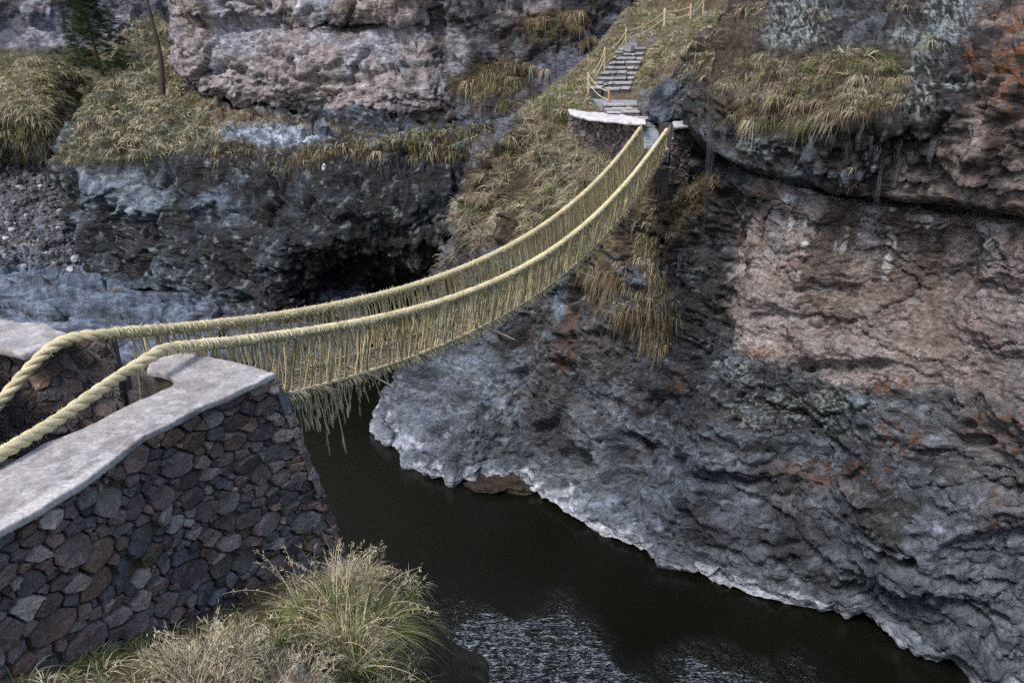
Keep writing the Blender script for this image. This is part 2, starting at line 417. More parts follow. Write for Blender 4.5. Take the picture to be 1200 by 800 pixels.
    so = sstep(.0, .3, fbm(P, .22, 5, 117, gain=.62)+n2*.3)
    c = mix(c, ORANGE*(.55), om*so*.62)
    # blue wet streaks
    bs = np.clip(blob(uv, 655, 345, 9, 30)+blob(uv, 545, 425, 32, 12, n1)*.7, 0, 1)
    c = mix(c, np.array([.22, .30, .37]), bs*.7)
    # mineral rim at the water
    rim = sstep(.44, .30, z+n2*.14+fbm(P, .3, 2, 119)*.06)*sstep(-.15, .1, z)
    c = mix(c, np.array([.43, .455, .51]), rim*.8)
    c = mix(c, BLUEL, sstep(1.1, .5, z+n2*.4)*sstep(.3, .5, z)*.2)
    c = mix(c, DARK*.7, sstep(.05, -.1, z))
    # soil on grassy slope
    so = pmask(uv, [(530, 285), (535, 230), (560, 185), (600, 140), (640, 100), (720, 120), (800, 190), (845, 215), (770, 320), (720, 300), (680, 350), (640, 290), (590, 300)], 10, n1, 14)
    soil = mix(np.broadcast_to(np.array([.10, .075, .05]), P.shape).copy(), np.array([.17, .14, .08]), sstep(0, .4, n2))
    c = mix(c, soil, so*.9)
    return c*(1+nf*.35)[..., None]
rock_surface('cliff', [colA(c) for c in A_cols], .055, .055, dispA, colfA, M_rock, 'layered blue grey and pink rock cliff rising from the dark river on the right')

# ---------------------------------------------------------------- CLIFF C : overhanging upper mass, right
C_cols = [
 [(812, 156, 38), (800, 120, 38), (810, 95, 38), (830, 70, 39), (850, 40, 41), (870, 10, 43), (900, -60, 47), (930, -300, 50)],
 [(818, 168, 32), (803, 140, 32), (800, 110, 33), (806, 80, 34), (822, 52, 36), (846, 22, 38), (870, -30, 41), (900, -300, 46)],
 [(845, 166, 36), (822, 170, 29), (820, 130, 28.8), (824, 95, 30), (838, 58, 32.5), (866, 20, 35), (895, -30, 38), (940, -300, 44)],
 [(872, 178, 32.5), (865, 194, 26.8), (864, 168, 26.2), (866, 105, 26.7), (878, 62, 30), (900, 20, 32), (925, -30, 35), (980, -300, 42)],
 [(925, 196, 31), (920, 212, 25.3), (920, 183, 24.5), (924, 125, 24.3), (930, 70, 27.2), (945, 25, 29), (965, -30, 32), (1020, -300, 40)],
 [(1000, 211, 30), (1000, 229, 24.1), (1000, 202, 23.2), (1002, 135, 22.6), (1005, 72, 25.0), (1010, 30, 27), (1025, -30, 30), (1070, -300, 38)],
 [(1090, 224, 28), (1092, 239, 22.5), (1095, 210, 21.8), (1096, 140, 21.6), (1094, 80, 22.6), (1095, 30, 24.5), (1105, -30, 27.5), (1140, -300, 35)],
 [(1200, 238, 26), (1200, 254, 20.3), (1202, 222, 19.6), (1204, 150, 19.5), (1204, 85, 20), (1205, 30, 21), (1215, -30, 24), (1240, -300, 32)],
 [(1345, 256, 22), (1345, 271, 17.4), (1345, 235, 16.7), (1345, 155, 16.6), (1345, 85, 17), (1345, 30, 18), (1350, -40, 20), (1400, -300, 27)],
 [(1690, 280, 15), (1690, 292, 12.5), (1690, 235, 12), (1690, 155, 12.2), (1690, 70, 12.5), (1690, 0, 13), (1690, -80, 15), (1690, -350, 20)],
]
def dispC(P, N):
    uv = proj(P)
    Q = P.copy(); Q[..., 2] += fbm(P, 3, 3, 160)*.8
    d = fbm(P, 3.6, 3, 101)*.6+fbm(P, 1.3, 4, 105)*.26
    d += (ridge(Q, 1.3, 4, 109, (.45, .45, 1))-.9)*.19
    d += (ridge(P, .5, 4, 113)-.8)*.09+(np.abs(fbm(Q, 1.6, 3, 114))-.3)*.35
    cr = sstep(.07, 0, np.abs(fbm(P, 1.6, 2, 115, (1, 1, .5))))
    d -= cr*.14
    d += fbm(P, .22, 4, 121)*.06
    fv, fj = facets(P, 1.5, (.8, .8, 1), 25, .3); d += fv*.26; d -= sstep(.07, 0, fj)*.12
    fv, fj = facets(P, .5, (.8, .8, 1), 35, .3); d += fv*.09; d -= sstep(.07, 0, fj)*.03
    return d*crack_amp(uv, .25)
def colfC(P, N, uv):
    n1 = fbm(P, 2.0, 5, 180); n2 = fbm(P, .6, 5, 185); nv = fbm(P, .8, 4, 190, (1, 1, .15)); nf = fbm(P, .22, 4, 199)
    c = np.broadcast_to(DARK*1.6, P.shape).copy()
    c = mix(c, BLUE*.9, sstep(0, .4, n1+nf*.4)*.7)
    c = mix(c, GREY*.9, sstep(.1, .4, fbm(P, .35, 4, 188))*.5)
    c = mix(c, BROWN, sstep(.1, .5, n2)*.6)
    lm = np.clip(blob(uv, 930, 25, 45, 40)+blob(uv, 1075, 90, 28, 75, n1)+blob(uv, 1110, 15, 30, 35)+blob(uv, 1025, 180, 20, 22)+blob(uv, 885, 170, 20, 12)+blob(uv, 870, 85, 20, 30)+blob(uv, 1190, 150, 18, 12)+blob(uv, 1125, 98, 20, 10)+.04, 0, 1)
    c = mix(c, LICH*.8, lm*sstep(.05, .3, fbm(P, .13, 5, 211, (1, 1, .5), .62)+n2*.35+n1*.2)*.75)
    pk = np.clip(pmask(uv, [(1060, 160), (1130, 140), (1160, 20), (1300, 0), (1300, 280), (1050, 250), (1040, 200)], 16, n1, 30), 0, 1)
    pc = mix(np.broadcast_to(PINK*.8, P.shape).copy(), BROWN, sstep(0, .4, n2)*.8)
    pc = mix(pc, DARK*1.6, sstep(.12, .4, nv)*.8)
    pc = mix(pc, PINKL, sstep(.2, .5, -nv)*.5)
    c = mix(c, pc, pk*.85)
    c = mix(c, PINKL*.75, sstep(.3, .5, nv)*sstep(190, 215, uv[..., 1]-(uv[..., 0]-1000)*.1)*sstep(960, 1010, uv[..., 0])*.7)
    om = np.clip(blob(uv, 1185, 70, 22, 60, n1)+blob(uv, 1195, 30, 16, 16)+blob(uv, 1140, 75, 10, 22, n1)+blob(uv, 1130, 52, 8, 6), 0, 1)
    c = mix(c, ORANGE*.6, om*sstep(0, .3, fbm(P, .3, 4, 217)+.02)*.75)
    so = pmask(uv, [(800, 60), (870, 0), (900, 0), (890, 60), (1060, 60), (1070, 110), (1030, 140), (900, 150), (840, 140)], 10, n1, 14)
    c = mix(c, np.array([.10, .075, .05]), so*.8)
    return c*(1+nf*.4)[..., None]
rock_surface('cliff', [[W(*p) for p in c] for c in C_cols], .06, .06, dispC, colfC, M_rock, 'dark lichen covered overhanging rock mass above the pink cliff at upper right')

# ---------------------------------------------------------------- HILLSIDE E : around the stairs
E_cols = [
 [(660, 150, 44), (655, 125, 45), (670, 105, 46), (700, 80, 48), (745, 30, 52), (780, -20, 56), (800, -330, 64)],
 [(640, 150, 38.5), (628, 122, 38.5), (642, 106, 39), (697, 60, 42.5), (735, 14, 47), (756, -22, 51), (790, -330, 60)],
 [(668, 150, 36), (660, 125, 36.2), (668, 108, 37.5), (712, 66, 41), (755, 22, 46), (775, -20, 50), (810, -330, 58)],
 [(712, 155, 34), (712, 134, 33.6), (712, 112, 35.7), (736, 62, 40.4), (783, 22, 45), (812, -10, 49), (850, -330, 56)],
 [(766, 160, 32.5), (764, 141, 32.9), (757, 112, 35.4), (762, 58, 40), (808, 18, 43.5), (840, -20, 47), (890, -330, 54)],
 [(800, 160, 32.5), (790, 130, 33.2), (780, 98, 34.4), (790, 52, 37.5), (832, 16, 40.5), (870, -20, 44), (920, -330, 52)],
 [(850, 160, 33), (840, 125, 34), (830, 98, 35), (840, 60, 36.5), (866, 20, 39), (900, -20, 42), (950, -330, 50)],
 [(950, 160, 34), (950, 125, 35), (950, 98, 36), (950, 60, 38), (970, 20, 40), (990, -20, 42), (1050, -330, 50)],
]
def dispE(P, N):
    d = fbm(P, 1.8, 4, 301)*.22+fbm(P, .4, 3, 305)*.05
    uv = proj(P)
    st = pmask(uv, [(690, 108), (735, 50), (760, 50), (800, 20), (830, 0), (850, 0), (790, 35), (760, 65), (745, 105), (775, 140), (700, 140)], 8)
    return d*(1-st)-st*.22*sstep(0, 20, uv[..., 1])
def colfE(P, N, uv):
    n1 = fbm(P, 1.5, 4, 320); n2 = fbm(P, .4, 4, 325)
    c = np.broadcast_to(np.array([.13, .10, .065]), P.shape).copy()
    c = mix(c, np.array([.11, .13, .05]), sstep(0, .4, n1)*.7)
    c = mix(c, GREY*.8, sstep(.1, .5, n2)*.5)
    return c
rock_surface('hillside', [[W(*p) for p in c] for c in E_cols], .07, .07, dispE, colfE, M_soil, 'grassy hillside carrying the stone stairs above the far end of the bridge', 'hillside')

# ---------------------------------------------------------------- CLIFF B1 : lower dark shelf at left back
B1_cols = [
 [(60, 330, 75), (75, 300, 76), (100, 270, 78), (110, 240, 78), (120, 200, 76), (130, 170, 76), (140, 150, 78), (150, 110, 82), (170, 60, 88), (180, 20, 94)],
 [(128, 345, 52), (104, 310, 56), (76, 270, 59.5), (66, 236, 60.6), (68, 205, 61), (74, 184, 61.5), (90, 150, 64), (118, 110, 70), (138, 70, 78), (160, 20, 90)],
 [(195, 360, 49), (168, 322, 52.5), (135, 275, 55.5), (116, 240, 57.2), (105, 210, 57), (115, 182, 58), (135, 150, 61), (160, 112, 67), (175, 70, 76), (190, 20, 88)],
 [(252, 374, 47), (228, 340, 49), (196, 298, 51), (175, 255, 53), (165, 215, 54), (175, 184, 56), (190, 158, 59), (205, 125, 64), (215, 95, 70), (220, 60, 76)],
 [(312, 386, 45.5), (298, 355, 46.5), (270, 312, 47.6), (250, 262, 50), (245, 222, 51), (250, 180, 53), (258, 158, 56), (268, 138, 61), (275, 118, 66), (280, 100, 70)],
 [(385, 392, 45.5), (378, 364, 46.5), (355, 325, 46.8), (340, 280, 46.5), (335, 235, 48), (335, 190, 50.2), (340, 168, 52), (345, 150, 57), (350, 132, 64), (355, 110, 68)],
 [(455, 392, 49), (450, 368, 51), (448, 325, 51), (435, 285, 46.5), (425, 240, 46.5), (420, 195, 48.5), (422, 168, 50), (425, 152, 55), (430, 138, 62), (435, 120, 66)],
 [(540, 390, 58), (540, 362, 58), (535, 325, 54), (525, 288, 47), (515, 245, 46.5), (505, 195, 48.5), (505, 162, 50), (510, 150, 54), (515, 138, 60), (520, 120, 64)],
 [(630, 390, 58), (630, 362, 58), (625, 325, 53), (615, 285, 47), (600, 240, 47), (590, 190, 49), (580, 155, 50.5), (585, 145, 53), (590, 134, 58), (600, 115, 62)],
 [(760, 390, 56), (760, 362, 56), (750, 325, 52), (740, 285, 48), (730, 240, 48), (720, 190, 49.5), (715, 158, 51), (715, 145, 53), (720, 134, 56), (725, 115, 60)],
]
def dispB(P, N):
    Q = P.copy(); Q[..., 2] += fbm(P, 5, 3, 460)*1.4
    d = fbm(P, 6, 3, 401)*.9+fbm(P, 2.2, 4, 405)*.35
    d += (ridge(Q, 1.7, 5, 409, (.35, .35, 1))-.9)*.36
    d += (ridge(Q, 5, 2, 411, (.3, .3, 1))-.9)*.35
    d += (ridge(P, .8, 4, 415)-.9)*.10+fbm(P, .5, 4, 421)*.10
    fv, fj = facets(P, 2.6, (.6, .6, 1.3), 45, .3); d += fv*.55; d -= sstep(.07, 0, fj)*.25
    fv, fj = facets(P, .9, (.7, .7, 1.3), 55, .3); d += fv*.13
    return d
def colfB1(P, N, uv):
    n1 = fbm(P, 3.5, 5, 480); n2 = fbm(P, 1.2, 5, 485); nf = fbm(P, .4, 4, 499)
    c = np.broadcast_to(BLUE*.55, P.shape).copy()
    c = mix(c, np.array([.16, .205, .27]), sstep(.08, .5, n1+nf*.3)*.6)
    c = mix(c, DARK*1.1, sstep(-.1, .35, -n1+nf*.4)*.75)
    c = mix(c, DARK*1.3, pmask(uv, [(75, 205), (110, 245), (200, 285), (330, 340), (360, 360), (200, 300), (100, 270), (70, 240)], 12, n1, 22)*.7)
    c = mix(c, BROWN*.75, sstep(.1, .5, n2)*.5)
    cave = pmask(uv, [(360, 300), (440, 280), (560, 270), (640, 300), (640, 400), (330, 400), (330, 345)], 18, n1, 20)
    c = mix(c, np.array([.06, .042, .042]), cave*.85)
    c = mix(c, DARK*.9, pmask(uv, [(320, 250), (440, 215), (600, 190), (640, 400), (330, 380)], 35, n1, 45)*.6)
    face = pmask(uv, [(95, 200), (170, 195), (200, 230), (180, 250), (130, 240), (90, 260)], 14, n1, 18)
    c = mix(c, np.array([.24, .29, .36]), face*.6)
    # soil band below the ledge
    sb = np.exp(-((uv[..., 1]-(176+n1*14))/14)**2)*sstep(200, 260, uv[..., 0])
    c = mix(c, BROWN*1.2, sb*.75)
    ledge = pmask(uv, [(190, 155), (250, 142), (330, 140), (400, 150), (400, 162), (330, 176), (260, 168)], 6, n1, 12)
    c = mix(c, np.array([.25, .29, .35])*(1+nf*.6)[..., None], ledge*.85)
    och = pmask(uv, [(190, 110), (230, 105), (300, 130), (420, 150), (410, 158), (330, 146), (250, 146), (200, 140)], 6, n1, 10)
    c = mix(c, OCHRE*.8, och*.7)
    gs = pmask(uv, [(60, 190), (90, 140), (120, 60), (200, 0), (215, 90), (240, 140), (270, 165), (200, 185), (120, 195)], 8, n1, 10)
    c = mix(c, np.array([.12, .11, .06]), gs*.85)
    sp = sstep(.42, .52, fbm(P, .6, 3, 513)); c = mix(c, LICH*.7, sp*.5)
    return c*(1+nf*.45)[..., None]
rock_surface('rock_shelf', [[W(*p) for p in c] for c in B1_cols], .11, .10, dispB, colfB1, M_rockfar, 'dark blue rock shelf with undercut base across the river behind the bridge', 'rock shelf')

# ---------------------------------------------------------------- CLIFF B2 : upper cliff
B2_cols = [
 [(245, 80, 84), (235, 70, 84), (232, 50, 84), (230, 30, 84), (225, 5, 84), (222, -40, 84), (230, -120, 86), (240, -500, 90)],
 [(225, 100, 76), (214, 85, 72), (212, 70, 70), (208, 42, 70), (206, 20, 71), (202, 0, 72), (200, -120, 74), (180, -500, 78)],
 [(262, 112, 72), (235, 102, 65), (228, 84, 63.8), (225, 48, 64.5), (222, 25, 66), (215, 0, 66), (215, -120, 68), (205, -500, 74)],
 [(315, 128, 72), (300, 126, 64.5), (296, 104, 62.4), (290, 55, 62.8), (288, 28, 64.5), (285, 0, 64), (280, -120, 66), (280, -500, 72)],
 [(405, 143, 70), (395, 142, 62.5), (390, 118, 60.4), (385, 60, 61), (380, 32, 62.5), (378, 0, 62), (375, -120, 64), (370, -500, 70)],
 [(490, 142, 67), (485, 140, 60.2), (480, 115, 58.4), (478, 62, 59.4), (475, 32, 60.5), (472, 0, 60), (470, -120, 62), (470, -500, 68)],
 [(535, 150, 66), (530, 146, 59.8), (528, 115, 59), (525, 70, 60), (522, 35, 60.8), (520, 0, 60.4), (520, -120, 62), (520, -500, 68)],
 [(580, 175, 62), (575, 160, 55.5), (575, 120, 55.5), (575, 75, 58), (572, 40, 59.2), (570, 0, 59.5), (570, -120, 61), (570, -500, 67)],
 [(650, 190, 61), (645, 160, 54.5), (645, 118, 55), (642, 75, 57.2), (640, 38, 58.4), (640, 0, 59), (640, -120, 60), (640, -500, 66)],
 [(740, 190, 62), (735, 160, 56), (735, 112, 57), (732, 70, 59), (730, 32, 60), (730, 0, 60.5), (730, -120, 62), (730, -500, 67)],
 [(900, 190, 66), (900, 160, 62), (900, 112, 63), (900, 70, 64), (900, 32, 65), (900, 0, 65), (900, -120, 66), (900, -500, 70)],
]
def dispB2(P, N):
    uv = proj(P)
    Q = P.copy(); Q[..., 2] += fbm(P, 6, 3, 560)*1.0
    d = fbm(P, 6, 3, 501)*.6+fbm(P, 2.4, 4, 505)*.2
    d += (ridge(Q, 2.4, 4, 509, (.22, .22, 1))-.9)*.42
    d += (ridge(P, .9, 4, 515)-.9)*.12
    d += fbm(P, .4, 4, 521)*.10
    for sd_, sc_, a_ in ((33, (.10, .10, .26), .55), (43, (.22, .22, .4), .3), (53, (.3, .3, .12), .22)):
        cr = sstep(.045, 0, np.abs(perlin((Q+fbm(P, 1.5, 3, 540)[..., None]*.4).reshape(-1, 3)*np.array(sc_), sd_).reshape(d.shape)))
        d -= cr*a_
    fv, fj = facets(P, 3.2, (.5, .5, 1.3), 65, .3); d += fv*.55; d -= sstep(.05, 0, fj)*.3
    fv, fj = facets(P, 1.0, (.7, .7, 1.3), 75, .3); d += fv*.12; d -= sstep(.05, 0, fj)*.06
    yy = 28+(uv[..., 0]-250)*.012+fbm(P, 4, 2, 530)*3
    d -= .9*np.exp(-((uv[..., 1]-yy)/2.6)**2)*sstep(215, 240, uv[..., 0])*sstep(470, 440, uv[..., 0])
    d -= blob(uv, 272, 88, 26, 10, fbm(P, 1, 2, 533))*.8+blob(uv, 380, 95, 40, 6)*.5
    return d
def colfB2(P, N, uv):
    n1 = fbm(P, 3.5, 5, 580); n2 = fbm(P, 1.2, 5, 585); nf = fbm(P, .45, 4, 599); nv = fbm(P, 2.0, 4, 590, (1, 1, .2))
    pal = np.broadcast_to(np.array([.30, .25, .25]), P.shape).copy()
    pal = mix(pal, np.array([.27, .28, .33]), sstep(-.1, .4, n1)*.8)
    pal = mix(pal, np.array([.31, .25, .22]), sstep(.1, .5, fbm(P, 5, 3, 594, (.4, .4, 1)))*.6)
    pal = mix(pal, np.array([.40, .38, .40]), sstep(.1, .5, n2)*.5)
    pal = mix(pal, BROWN*1.2, sstep(.16, .5, nv+nf*.3)*.8*(1-.65*sstep(30, 60, uv[..., 1])))
    dk = np.broadcast_to(np.array([.075, .07, .085]), P.shape).copy()
    dk = mix(dk, BROWN*.9, sstep(-.1, .3, n1)*.8)
    dk = mix(dk, np.array([.17, .18, .22]), sstep(.05, .4, n2)*.6)
    m = pmask(uv, [(512, -600), (512, -20), (528, 30), (505, 60), (530, 90), (528, 115), (520, 160), (760, 200), (950, 160), (950, -600)], 5, nf+n1*.6, 14)
    c = mix(pal*np.array([1.03, 1.06, 1.08]), dk, m)
    c = mix(c, np.array([.30, .29, .32]), blob(uv, 537, 62, 13, 26, n1)*.8)
    c = mix(c, np.array([.34, .31, .33]), blob(uv, 610, 5, 45, 10, n1)*.7)
    gn = np.clip(blob(uv, 590, 85, 40, 18, n1)+blob(uv, 660, 30, 38, 22, n1)+blob(uv, 560, 100, 30, 14, n1), 0, 1)
    c = mix(c, np.array([.10, .085, .04]), gn*.75)
    c = mix(c, np.array([.17, .185, .24]), pmask(uv, [(620, 80), (690, 30), (740, 0), (740, 40), (690, 90), (640, 120)], 14, n1, 18)*.6)
    c = mix(c, BROWN*.7, sstep(116, 140, uv[..., 1]+n1*10)*.6*(1-m))
    return c*(1+nf*.45)[..., None]
rock_surface('cliff', [[W(*p) for p in c] for c in B2_cols], .13, .13, dispB2, colfB2, M_rockfar, 'high pale pinkish grey cliff at the back with a dark stained right half')

# ---------------------------------------------------------------- D : riverbed, gravel slope and left hillside
D_cols = []
for u, hs in ((-900, 9), (-350, 9), (-120, 8.6), (0, 8.2), (50, 7.8), (110, 7.2), (190, 6.5), (300, 6), (430, 6)):
    x = [WZ(u, 480, -.6), WZ(u, 415, -.1 if u > 150 else .5), WZ(u, 385, .7), WZ(u, 350, 1.0), WZ(u, 318, 1.1), WZ(u, 292, 1.4)]
    if u <= 60:
        x += [WZ(u, 262, 2.2), WZ(u, 232, 3.6), WZ(u, 208, 4.6), WZ(u, 190, 5.4), WZ(u, 168, 7.6), W(u, 130, 72), W(u, 92, 78), W(u, 66, 84), W(u, 50, 88), W(u, 40, 94), W(u, 0, 95), W(u, -60, 97), W(u, -500, 104)]
    else:
        x += [WZ(u, 275, 1.6), WZ(u, 262, 2.0), WZ(u, 250, 2.5), W(u, 232, 72), W(u, 200, 76), W(u, 160, 80), W(u, 100, 86), W(u, 72, 90), W(u, 50, 94), W(u, 34, 97), W(u, 0, 98), W(u, -60, 100), W(u, -500, 107)]
    D_cols.append(x)
def dispD(P, N):
    uv = proj(P); z = P[..., 2]
    Q = P.copy(); Q[..., 1] = Q[..., 1]+fbm(P, 7, 3, 660)*3.0+.3*P[..., 0]
    slab = sstep(2.0, 1.4, z)
    step = ridge(Q, 5.0, 3, 609, (.22, 1, 1))
    d = fbm(P, 5, 3, 601)*.4+(step-.9)*.42*slab+fbm(P, .9, 4, 605, (.5, 1, 1))*.14+(ridge(Q, 1.6, 3, 611, (.3, 1, 1))-.9)*.12*slab
    f_ = fbm(Q, 6.0, 4, 631, (.22, 1, 1))*3.2; k_ = np.floor(f_); fr = f_-k_
    d += (k_+sstep(.86, 1.0, fr))*.50*slab-np.exp(-((fr-.86)/.05)**2)*.3*slab
    up = sstep(14, 17, z)
    d += (fbm(P, 4, 4, 615)*1.4+(ridge(P, 2.5, 3, 617, (1, 1, .5))-.8)*.5)*up
    d += (1-slab)*fbm(P, 1.5, 4, 621)*.25
    return np.stack([0*d, -.3*d*up, d], -1) if False else d
def colfD(P, N, uv):
    z = P[..., 2]; n1 = fbm(P, 4, 5, 680, (.5, 1, 1)); n2 = fbm(P, 1.2, 5, 685, (.4, 1, 1)); nf = fbm(P, .4, 4, 699)
    sl = np.broadcast_to(np.array([.15, .185, .25]), P.shape).copy()
    sl = mix(sl, np.array([.23, .275, .35]), sstep(-.05, .45, n1)*.7)
    sl = mix(sl, DARK*2, sstep(.1, .5, -n2)*.6)
    Q = P.copy(); Q[..., 1] = Q[..., 1]+fbm(P, 7, 3, 660)*3.0+.3*P[..., 0]
    f_ = fbm(Q, 6.0, 4, 631, (.22, 1, 1))*3.2; fr = f_-np.floor(f_)
    sl = mix(sl, DARK*1.1, np.exp(-((fr-.88)/.055)**2)*.85); sl = mix(sl, DARK*2.2, sstep(150, 330, uv[..., 0]+n1*60)*.6)
    sl = mix(sl, np.array([.14, .13, .06]), np.clip(blob(uv, 60, 305, 40, 4, n2)+blob(uv, 136, 340, 9, 4)+blob(uv, 60, 290, 12, 5), 0, 1)*.6)
    grv = np.broadcast_to(np.array([.12, .115, .13]), P.shape).copy()
    grv = mix(grv, np.array([.30, .29, .31]), sstep(.15, .35, nf)*.6)
    c = mix(sl, grv, sstep(1.6, 2.2, z+n1*.5)*sstep(306, 292, uv[..., 1]+n1*10))
    c = mix(c, DARK*1.7, sstep(3.8, 4.6, z+n1*.8)*sstep(290, 270, uv[..., 1])*.7)
    gs = sstep(6.6, 8, z+n1*.6); c = mix(c, np.array([.13, .12, .07]), gs)
    up = sstep(14.6, 15.8, z+n1*.6)
    uc = mix(np.broadcast_to(np.array([.12, .125, .16]), P.shape).copy(), np.array([.32, .31, .37]), sstep(0, .45, fbm(P, 5, 4, 690, (1, 1, .5)))*.8)
    uc = mix(uc, BROWN*1.3, sstep(.2, .5, n2)*.5)
    c = mix(c, uc, up)
    return c*(1+nf*.4)[..., None]
rock_surface('riverbed', D_cols, .14, .13, dispD, colfD, M_rockfar, 'smooth blue grey riverbed rock and gravel bank at far left', 'riverbed')

# ---------------------------------------------------------------- near bank
WA0 = WZ(0, 618, 15.0); WA1 = WZ(326, 440, 14.97)
WDIR = nrm(np.array([WA1[0]-WA0[0], WA1[1]-WA0[1], 0])); WN = np.array([WDIR[1], -WDIR[0], 0])
def zground(x, y):
    inside = np.maximum(-1.14-x+.25*np.sin(y*1.3), 1.2-y)
    inside = np.minimum(inside, 6.75-y+.0*x)
    b = np.where(y < 3.8, 16.3-.58*np.maximum(y, -3), np.where(y < 5.9, 14.1-.53*(y-3.8), 12.987-.1*(y-5.9)))
    b = b+np.where(x < -1, 0, 0)
    side = (x-WA0[0])*WN[0]+(y-WA0[1])*WN[1]         # <0 : path side of the wall
    path = sstep(-.05, -.35, side)*sstep(2.2, 3.4, y)
    b = b*(1-path)+14.08*path
    out = np.maximum(-inside, 0)
    return b-np.minimum(out*4.0+out*out*.8, b+2)-.25*sstep(.5, 0, inside)*(1-path)
xs = np.arange(-14, 14, .07); ys = np.arange(-8, 12.5, .07)
X, Y = np.meshgrid(xs, ys, indexing='ij')
Z = zground(X, Y); G = np.stack([X, Y, Z], -1)
G[..., 2] += fbm(G, .8, 4, 700)*.08; G[..., :2] += (np.stack([fbm(G, 1.5, 3, 704), fbm(G, 1.5, 3, 708)], -1)*.4)*sstep(13.5, 11, Z)[..., None]
n1 = fbm(G, .6, 4, 710)
c = mix(np.broadcast_to(np.array([.075, .055, .04]), G.shape).copy(), np.array([.16, .13, .075]), sstep(0, .4, n1))
sd = (X-WA0[0])*WN[0]+(Y-WA0[1])*WN[1]
c = mix(c, np.array([.24, .22, .23]), sstep(-.05, -.3, sd)*sstep(3, 4, Y)*.85)
o = mesh_obj('ground', G, grid_faces(*G.shape[:2]), M_soil, cols=c); tag(o, 'bare soil bank and paved path on the near side of the gorge', 'ground', kind='structure')
NG = (G, None, proj(G))

# ---------------------------------------------------------------- water
xs = np.concatenate([np.arange(-90, -20, 4.), np.arange(-20, 24, .09), np.arange(24, 90, 4.)]); ys = np.concatenate([np.arange(-40, 6, 4.), np.arange(6, 14, .12), np.arange(14, 26, .08), np.arange(26, 50, .2), np.arange(50, 120, 4.)])
X, Y = np.meshgrid(xs, ys, indexing='ij'); G = np.stack([X, Y, 0*X], -1); uv = proj(G)
nz = fbm(G, 2.5, 4, 750); nz2 = fbm(G, .7, 3, 754)
flow = G.copy(); flow[..., 0] = G[..., 0]*.8+G[..., 1]*.6
sky_glint = np.clip(blob(uv, 640, 800, 130, 75, nz, .5)*.95+blob(uv, 545, 740, 60, 55, nz, .5)*.7+blob(uv, 840, 790, 130, 42, nz, .5)*.62+blob(uv, 720, 845, 320, 55, nz, .4)*.7, 0, 1)  # mask of sky glints painted into the water colour; also drives the ripples
sky_glint *= (uv[..., 1] > 560)
G[..., 2] = np.clip(sky_glint*1.5, 0, 1)*(fbm(G, .8, 3, 760, (1.2, .5, 1))*.035+fbm(G, .3, 2, 765)*.010)
m, nt, b = new_mat('river_water')
b.inputs['Roughness'].default_value = .06; b.inputs['IOR'].default_value = 1.33
geo = nd(nt, 'ShaderNodeNewGeometry'); at = nd(nt, 'ShaderNodeAttribute', attribute_name='sky_glint')
mp = nd(nt, 'ShaderNodeMapping'); mp.inputs['Scale'].default_value = (1.0, .8, 1); mp.inputs['Rotation'].default_value = (0, 0, .5)
nt.links.new(geo.outputs['Position'], mp.inputs[0])
r1 = nd(nt, 'ShaderNodeTexNoise', Scale=3.0, Detail=6, Roughness=.65, Distortion=.6); nt.links.new(mp.outputs[0], r1.inputs[0])
r2 = nd(nt, 'ShaderNodeTexNoise', Scale=7.5, Detail=5, Roughness=.7, Distortion=1.2); nt.links.new(mp.outputs[0], r2.inputs[0])
mp3 = nd(nt, 'ShaderNodeMapping'); mp3.inputs['Scale'].default_value = (.45, 1.5, 1); mp3.inputs['Rotation'].default_value = (0, 0, .35); nt.links.new(geo.outputs['Position'], mp3.inputs[0])
r3 = nd(nt, 'ShaderNodeTexNoise', Scale=7.0, Detail=7, Roughness=.72, Distortion=1.6); nt.links.new(mp3.outputs[0], r3.inputs[0])
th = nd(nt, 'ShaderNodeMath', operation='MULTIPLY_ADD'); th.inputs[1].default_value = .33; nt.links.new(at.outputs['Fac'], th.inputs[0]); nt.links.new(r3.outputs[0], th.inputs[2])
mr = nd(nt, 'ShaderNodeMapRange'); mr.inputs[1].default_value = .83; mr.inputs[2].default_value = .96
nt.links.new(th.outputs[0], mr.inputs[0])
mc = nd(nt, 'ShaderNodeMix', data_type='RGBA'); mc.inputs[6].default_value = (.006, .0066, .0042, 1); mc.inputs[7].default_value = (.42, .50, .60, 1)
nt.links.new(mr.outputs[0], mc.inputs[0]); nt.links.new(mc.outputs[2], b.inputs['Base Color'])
rr = nd(nt, 'ShaderNodeMapRange'); rr.inputs[3].default_value = .06; rr.inputs[4].default_value = .6; nt.links.new(mr.outputs[0], rr.inputs[0]); nt.links.new(rr.outputs[0], b.inputs['Roughness'])
bm1 = nd(nt, 'ShaderNodeMath', operation='MULTIPLY_ADD'); bm1.inputs[1].default_value = .35; nt.links.new(r2.outputs[0], bm1.inputs[0]); nt.links.new(r1.outputs[0], bm1.inputs[2])
bs = nd(nt, 'ShaderNodeMapRange'); bs.inputs[3].default_value = .10; bs.inputs[4].default_value = 1.0; nt.links.new(at.outputs['Fac'], bs.inputs[0])
bp = nd(nt, 'ShaderNodeBump', Strength=.25, Distance=.30); nt.links.new(bs.outputs[0], bp.inputs['Strength']); nt.links.new(bm1.outputs[0], bp.inputs['Height']); nt.links.new(bp.outputs[0], b.inputs['Normal'])
o = mesh_obj('river', G, grid_faces(*G.shape[:2]), m, extra={'sky_glint': sky_glint}); tag(o, 'dark calm river water with pale sky glints painted into the lower middle', 'river', kind='structure')

